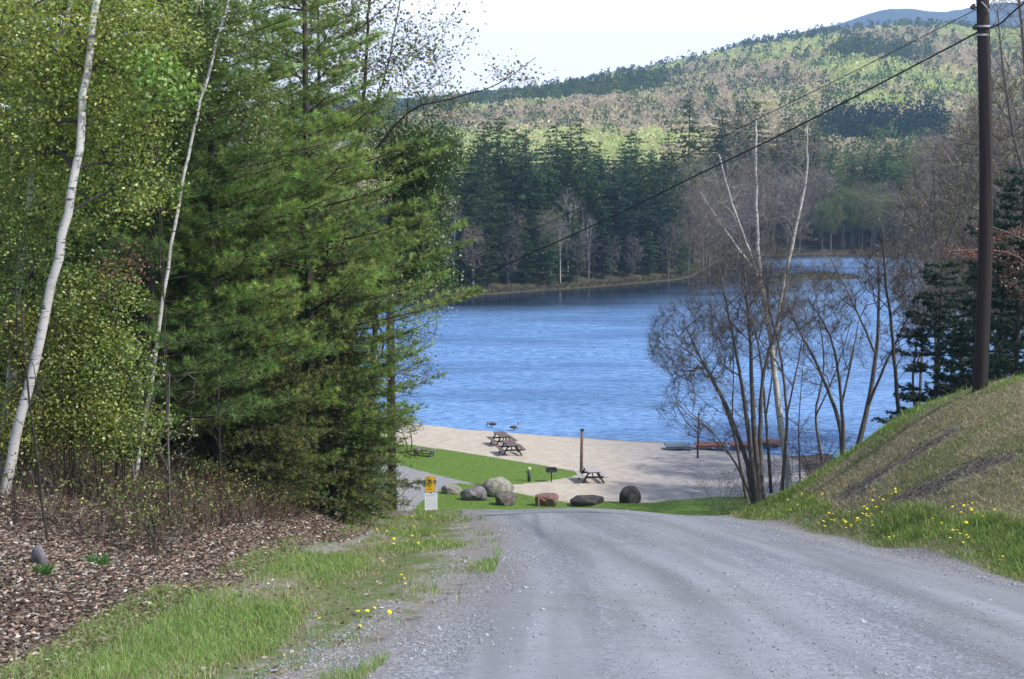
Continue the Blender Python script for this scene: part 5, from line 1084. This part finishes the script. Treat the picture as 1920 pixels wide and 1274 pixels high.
    v2, f2, c2 = leaves(r, dense(r, C[::2]+[0, 0, .35], 5, (.2, .2, .15)), .05, .018, [(.12, .16, .04), (.15, .08, .05), (.2, .22, .06), (.1, .13, .04)], .3)
    Vj, Fj, Cj = join([(V, F, cc), (v2, f2, c2)]); tag(link('undergrowth', npmesh('undergrowth', Vj, Fj, M_dry, Cj)), 'tangled dark brushwood and sprouts at the foot of the wood', 'undergrowth', kind='stuff')
    # loose stones
    x, y = fan(r, 170000, 300, 2000, 8.5, 38, .85); ro = sdf(ROAD, x, y); p_ = np.where(ro < .9, .7, .12)*(fbm(x*2.2, y*.35, 81, 1, 3) > .47)+.04; kp = (ro > -.5) & (r.random(len(x)) < p_); x, y = x[kp], y[kp]; n = len(x)
    base = np.array([[1, 0, 0], [0, 1, 0], [-1, 0, 0], [0, -1, 0], [0, 0, .7], [0, 0, -.6]], float); sz = (.0062*np.exp(r.normal(0, .45, n))*(y/12)**.35)[:, None, None]
    V = base[None]*sz*r.uniform(.6, 1.4, (n, 1, 3))+r.normal(0, .15, (n, 6, 3))*sz; a = r.random(n)*6.28; ca, sa = np.cos(a)[:, None], np.sin(a)[:, None]; V[..., 0], V[..., 1] = V[..., 0]*ca-V[..., 1]*sa, V[..., 0]*sa+V[..., 1]*ca
    V += np.column_stack([x, y, ground_z(x, y)+.002])[:, None]; F = np.array([[0, 1, 4], [1, 2, 4], [2, 3, 4], [3, 0, 4], [1, 0, 5], [2, 1, 5], [3, 2, 5], [0, 3, 5]])
    F = (F[None]+np.arange(n)[:, None, None]*6).reshape(-1, 3); cc = np.repeat(ccol(r, n, [(.38, .4, .45), (.52, .55, .6), (.3, .32, .36), (.42, .42, .43)], .15, .03), 6, 0)
    tag(link('gravel', npmesh('gravel', V.reshape(-1, 3), [F], M_dry, cc)), 'loose grey crushed stones scattered over the road surface', 'gravel', kind='stuff')
    # clods in the bare scars of the mound
    x, y = fan(r, 60000, 1500, 1960, 19, 38, 1); sc = np.maximum(sdf(SCAR1, x, y), sdf(SCAR2, x, y))+(fbm(x, y, 78, .5, 3)-.5)*1.3; kp = (sc > 0) & (r.random(len(x)) < .5); x, y = x[kp], y[kp]; n = len(x)
    sz = (.014*np.exp(r.normal(0, .4, n)))[:, None, None]; V = base[None]*sz*r.uniform(.6, 1.4, (n, 1, 3))+r.normal(0, .2, (n, 6, 3))*sz+np.column_stack([x, y, ground_z(x, y)])[:, None]
    F = (np.array([[0, 1, 4], [1, 2, 4], [2, 3, 4], [3, 0, 4], [1, 0, 5], [2, 1, 5], [3, 2, 5], [0, 3, 5]])[None]+np.arange(n)[:, None, None]*6).reshape(-1, 3)
    tag(link('loose_soil', npmesh('loose_soil', V.reshape(-1, 3), [F], M_dry, np.repeat(ccol(r, n, [(.13, .105, .09), (.07, .055, .048), (.22, .19, .16)], .25), 6, 0))), 'crumbled dark earth in the bare streaks across the mound', 'soil', kind='stuff')
    # dandelions
    yel = Mat('dandelion_yellow').pbr((.85, .66, .02), .7); stm = Mat('dandelion_stem').pbr((.12, .2, .05), .7); m = MB(); V = [(0, 0, .02)]; F = []
    for k, (q, z) in enumerate(((.014, .018), (.026, .008))):
        for i in range(14): a = i*2*math.pi/14+k*.2; V.append((q*math.cos(a), q*math.sin(a), z+.004*(i % 2)))
    for i in range(14): j = (i+1) % 14; F += [(0, 1+i, 1+j), (1+i, 15+i, 15+j, 1+j)]
    F += [tuple(range(28, 14, -1))]; first = None; spots = []
    for pmin, pmax, n, dd in ((1380, 1915, 72, (16.8, 34)), (560, 900, 26, (11, 36))):
        x, y = fan(r, 4000, pmin, pmax, dd[0], dd[1], 1.0); ro = sdf(ROAD, x, y); ok = (ro < -.12) & ((ro > -1.3) if pmin > 1000 else (sdf(VERGE, x, y) > 0)) & (fbm(x, y, 91, .8, 2) > (.56)); spots += list(zip(x[ok][:n], y[ok][:n]))
    for x, y in spots:
        z = gz(x, y); h = r.uniform(.1, .17)
        if first is None:
            first = empty('dandelion', (0, 0, 0), 0, 'yellow dandelion flower in the grass beside the gravel road', 'dandelion', 'dandelions along the road')
            mm = MB(); mm.add(np.array(V)+[0, 0, .13], F); mm.build('flower', yel, first); mm = MB(); mm.tube([(0, 0, 0), (.005, 0, .07), (0, 0, .13)], .002, 4); mm.build('stem', stm, first); o = first
        else: o = copy_tree(first)
        o.location = (x, y, z); o.rotation_euler = (r.normal(0, .3)+.25, r.normal(0, .3), r.random()*6); s = h/.13*(.72 if y < 20 else .95); o.scale = (s, s, s)
ground_cover()
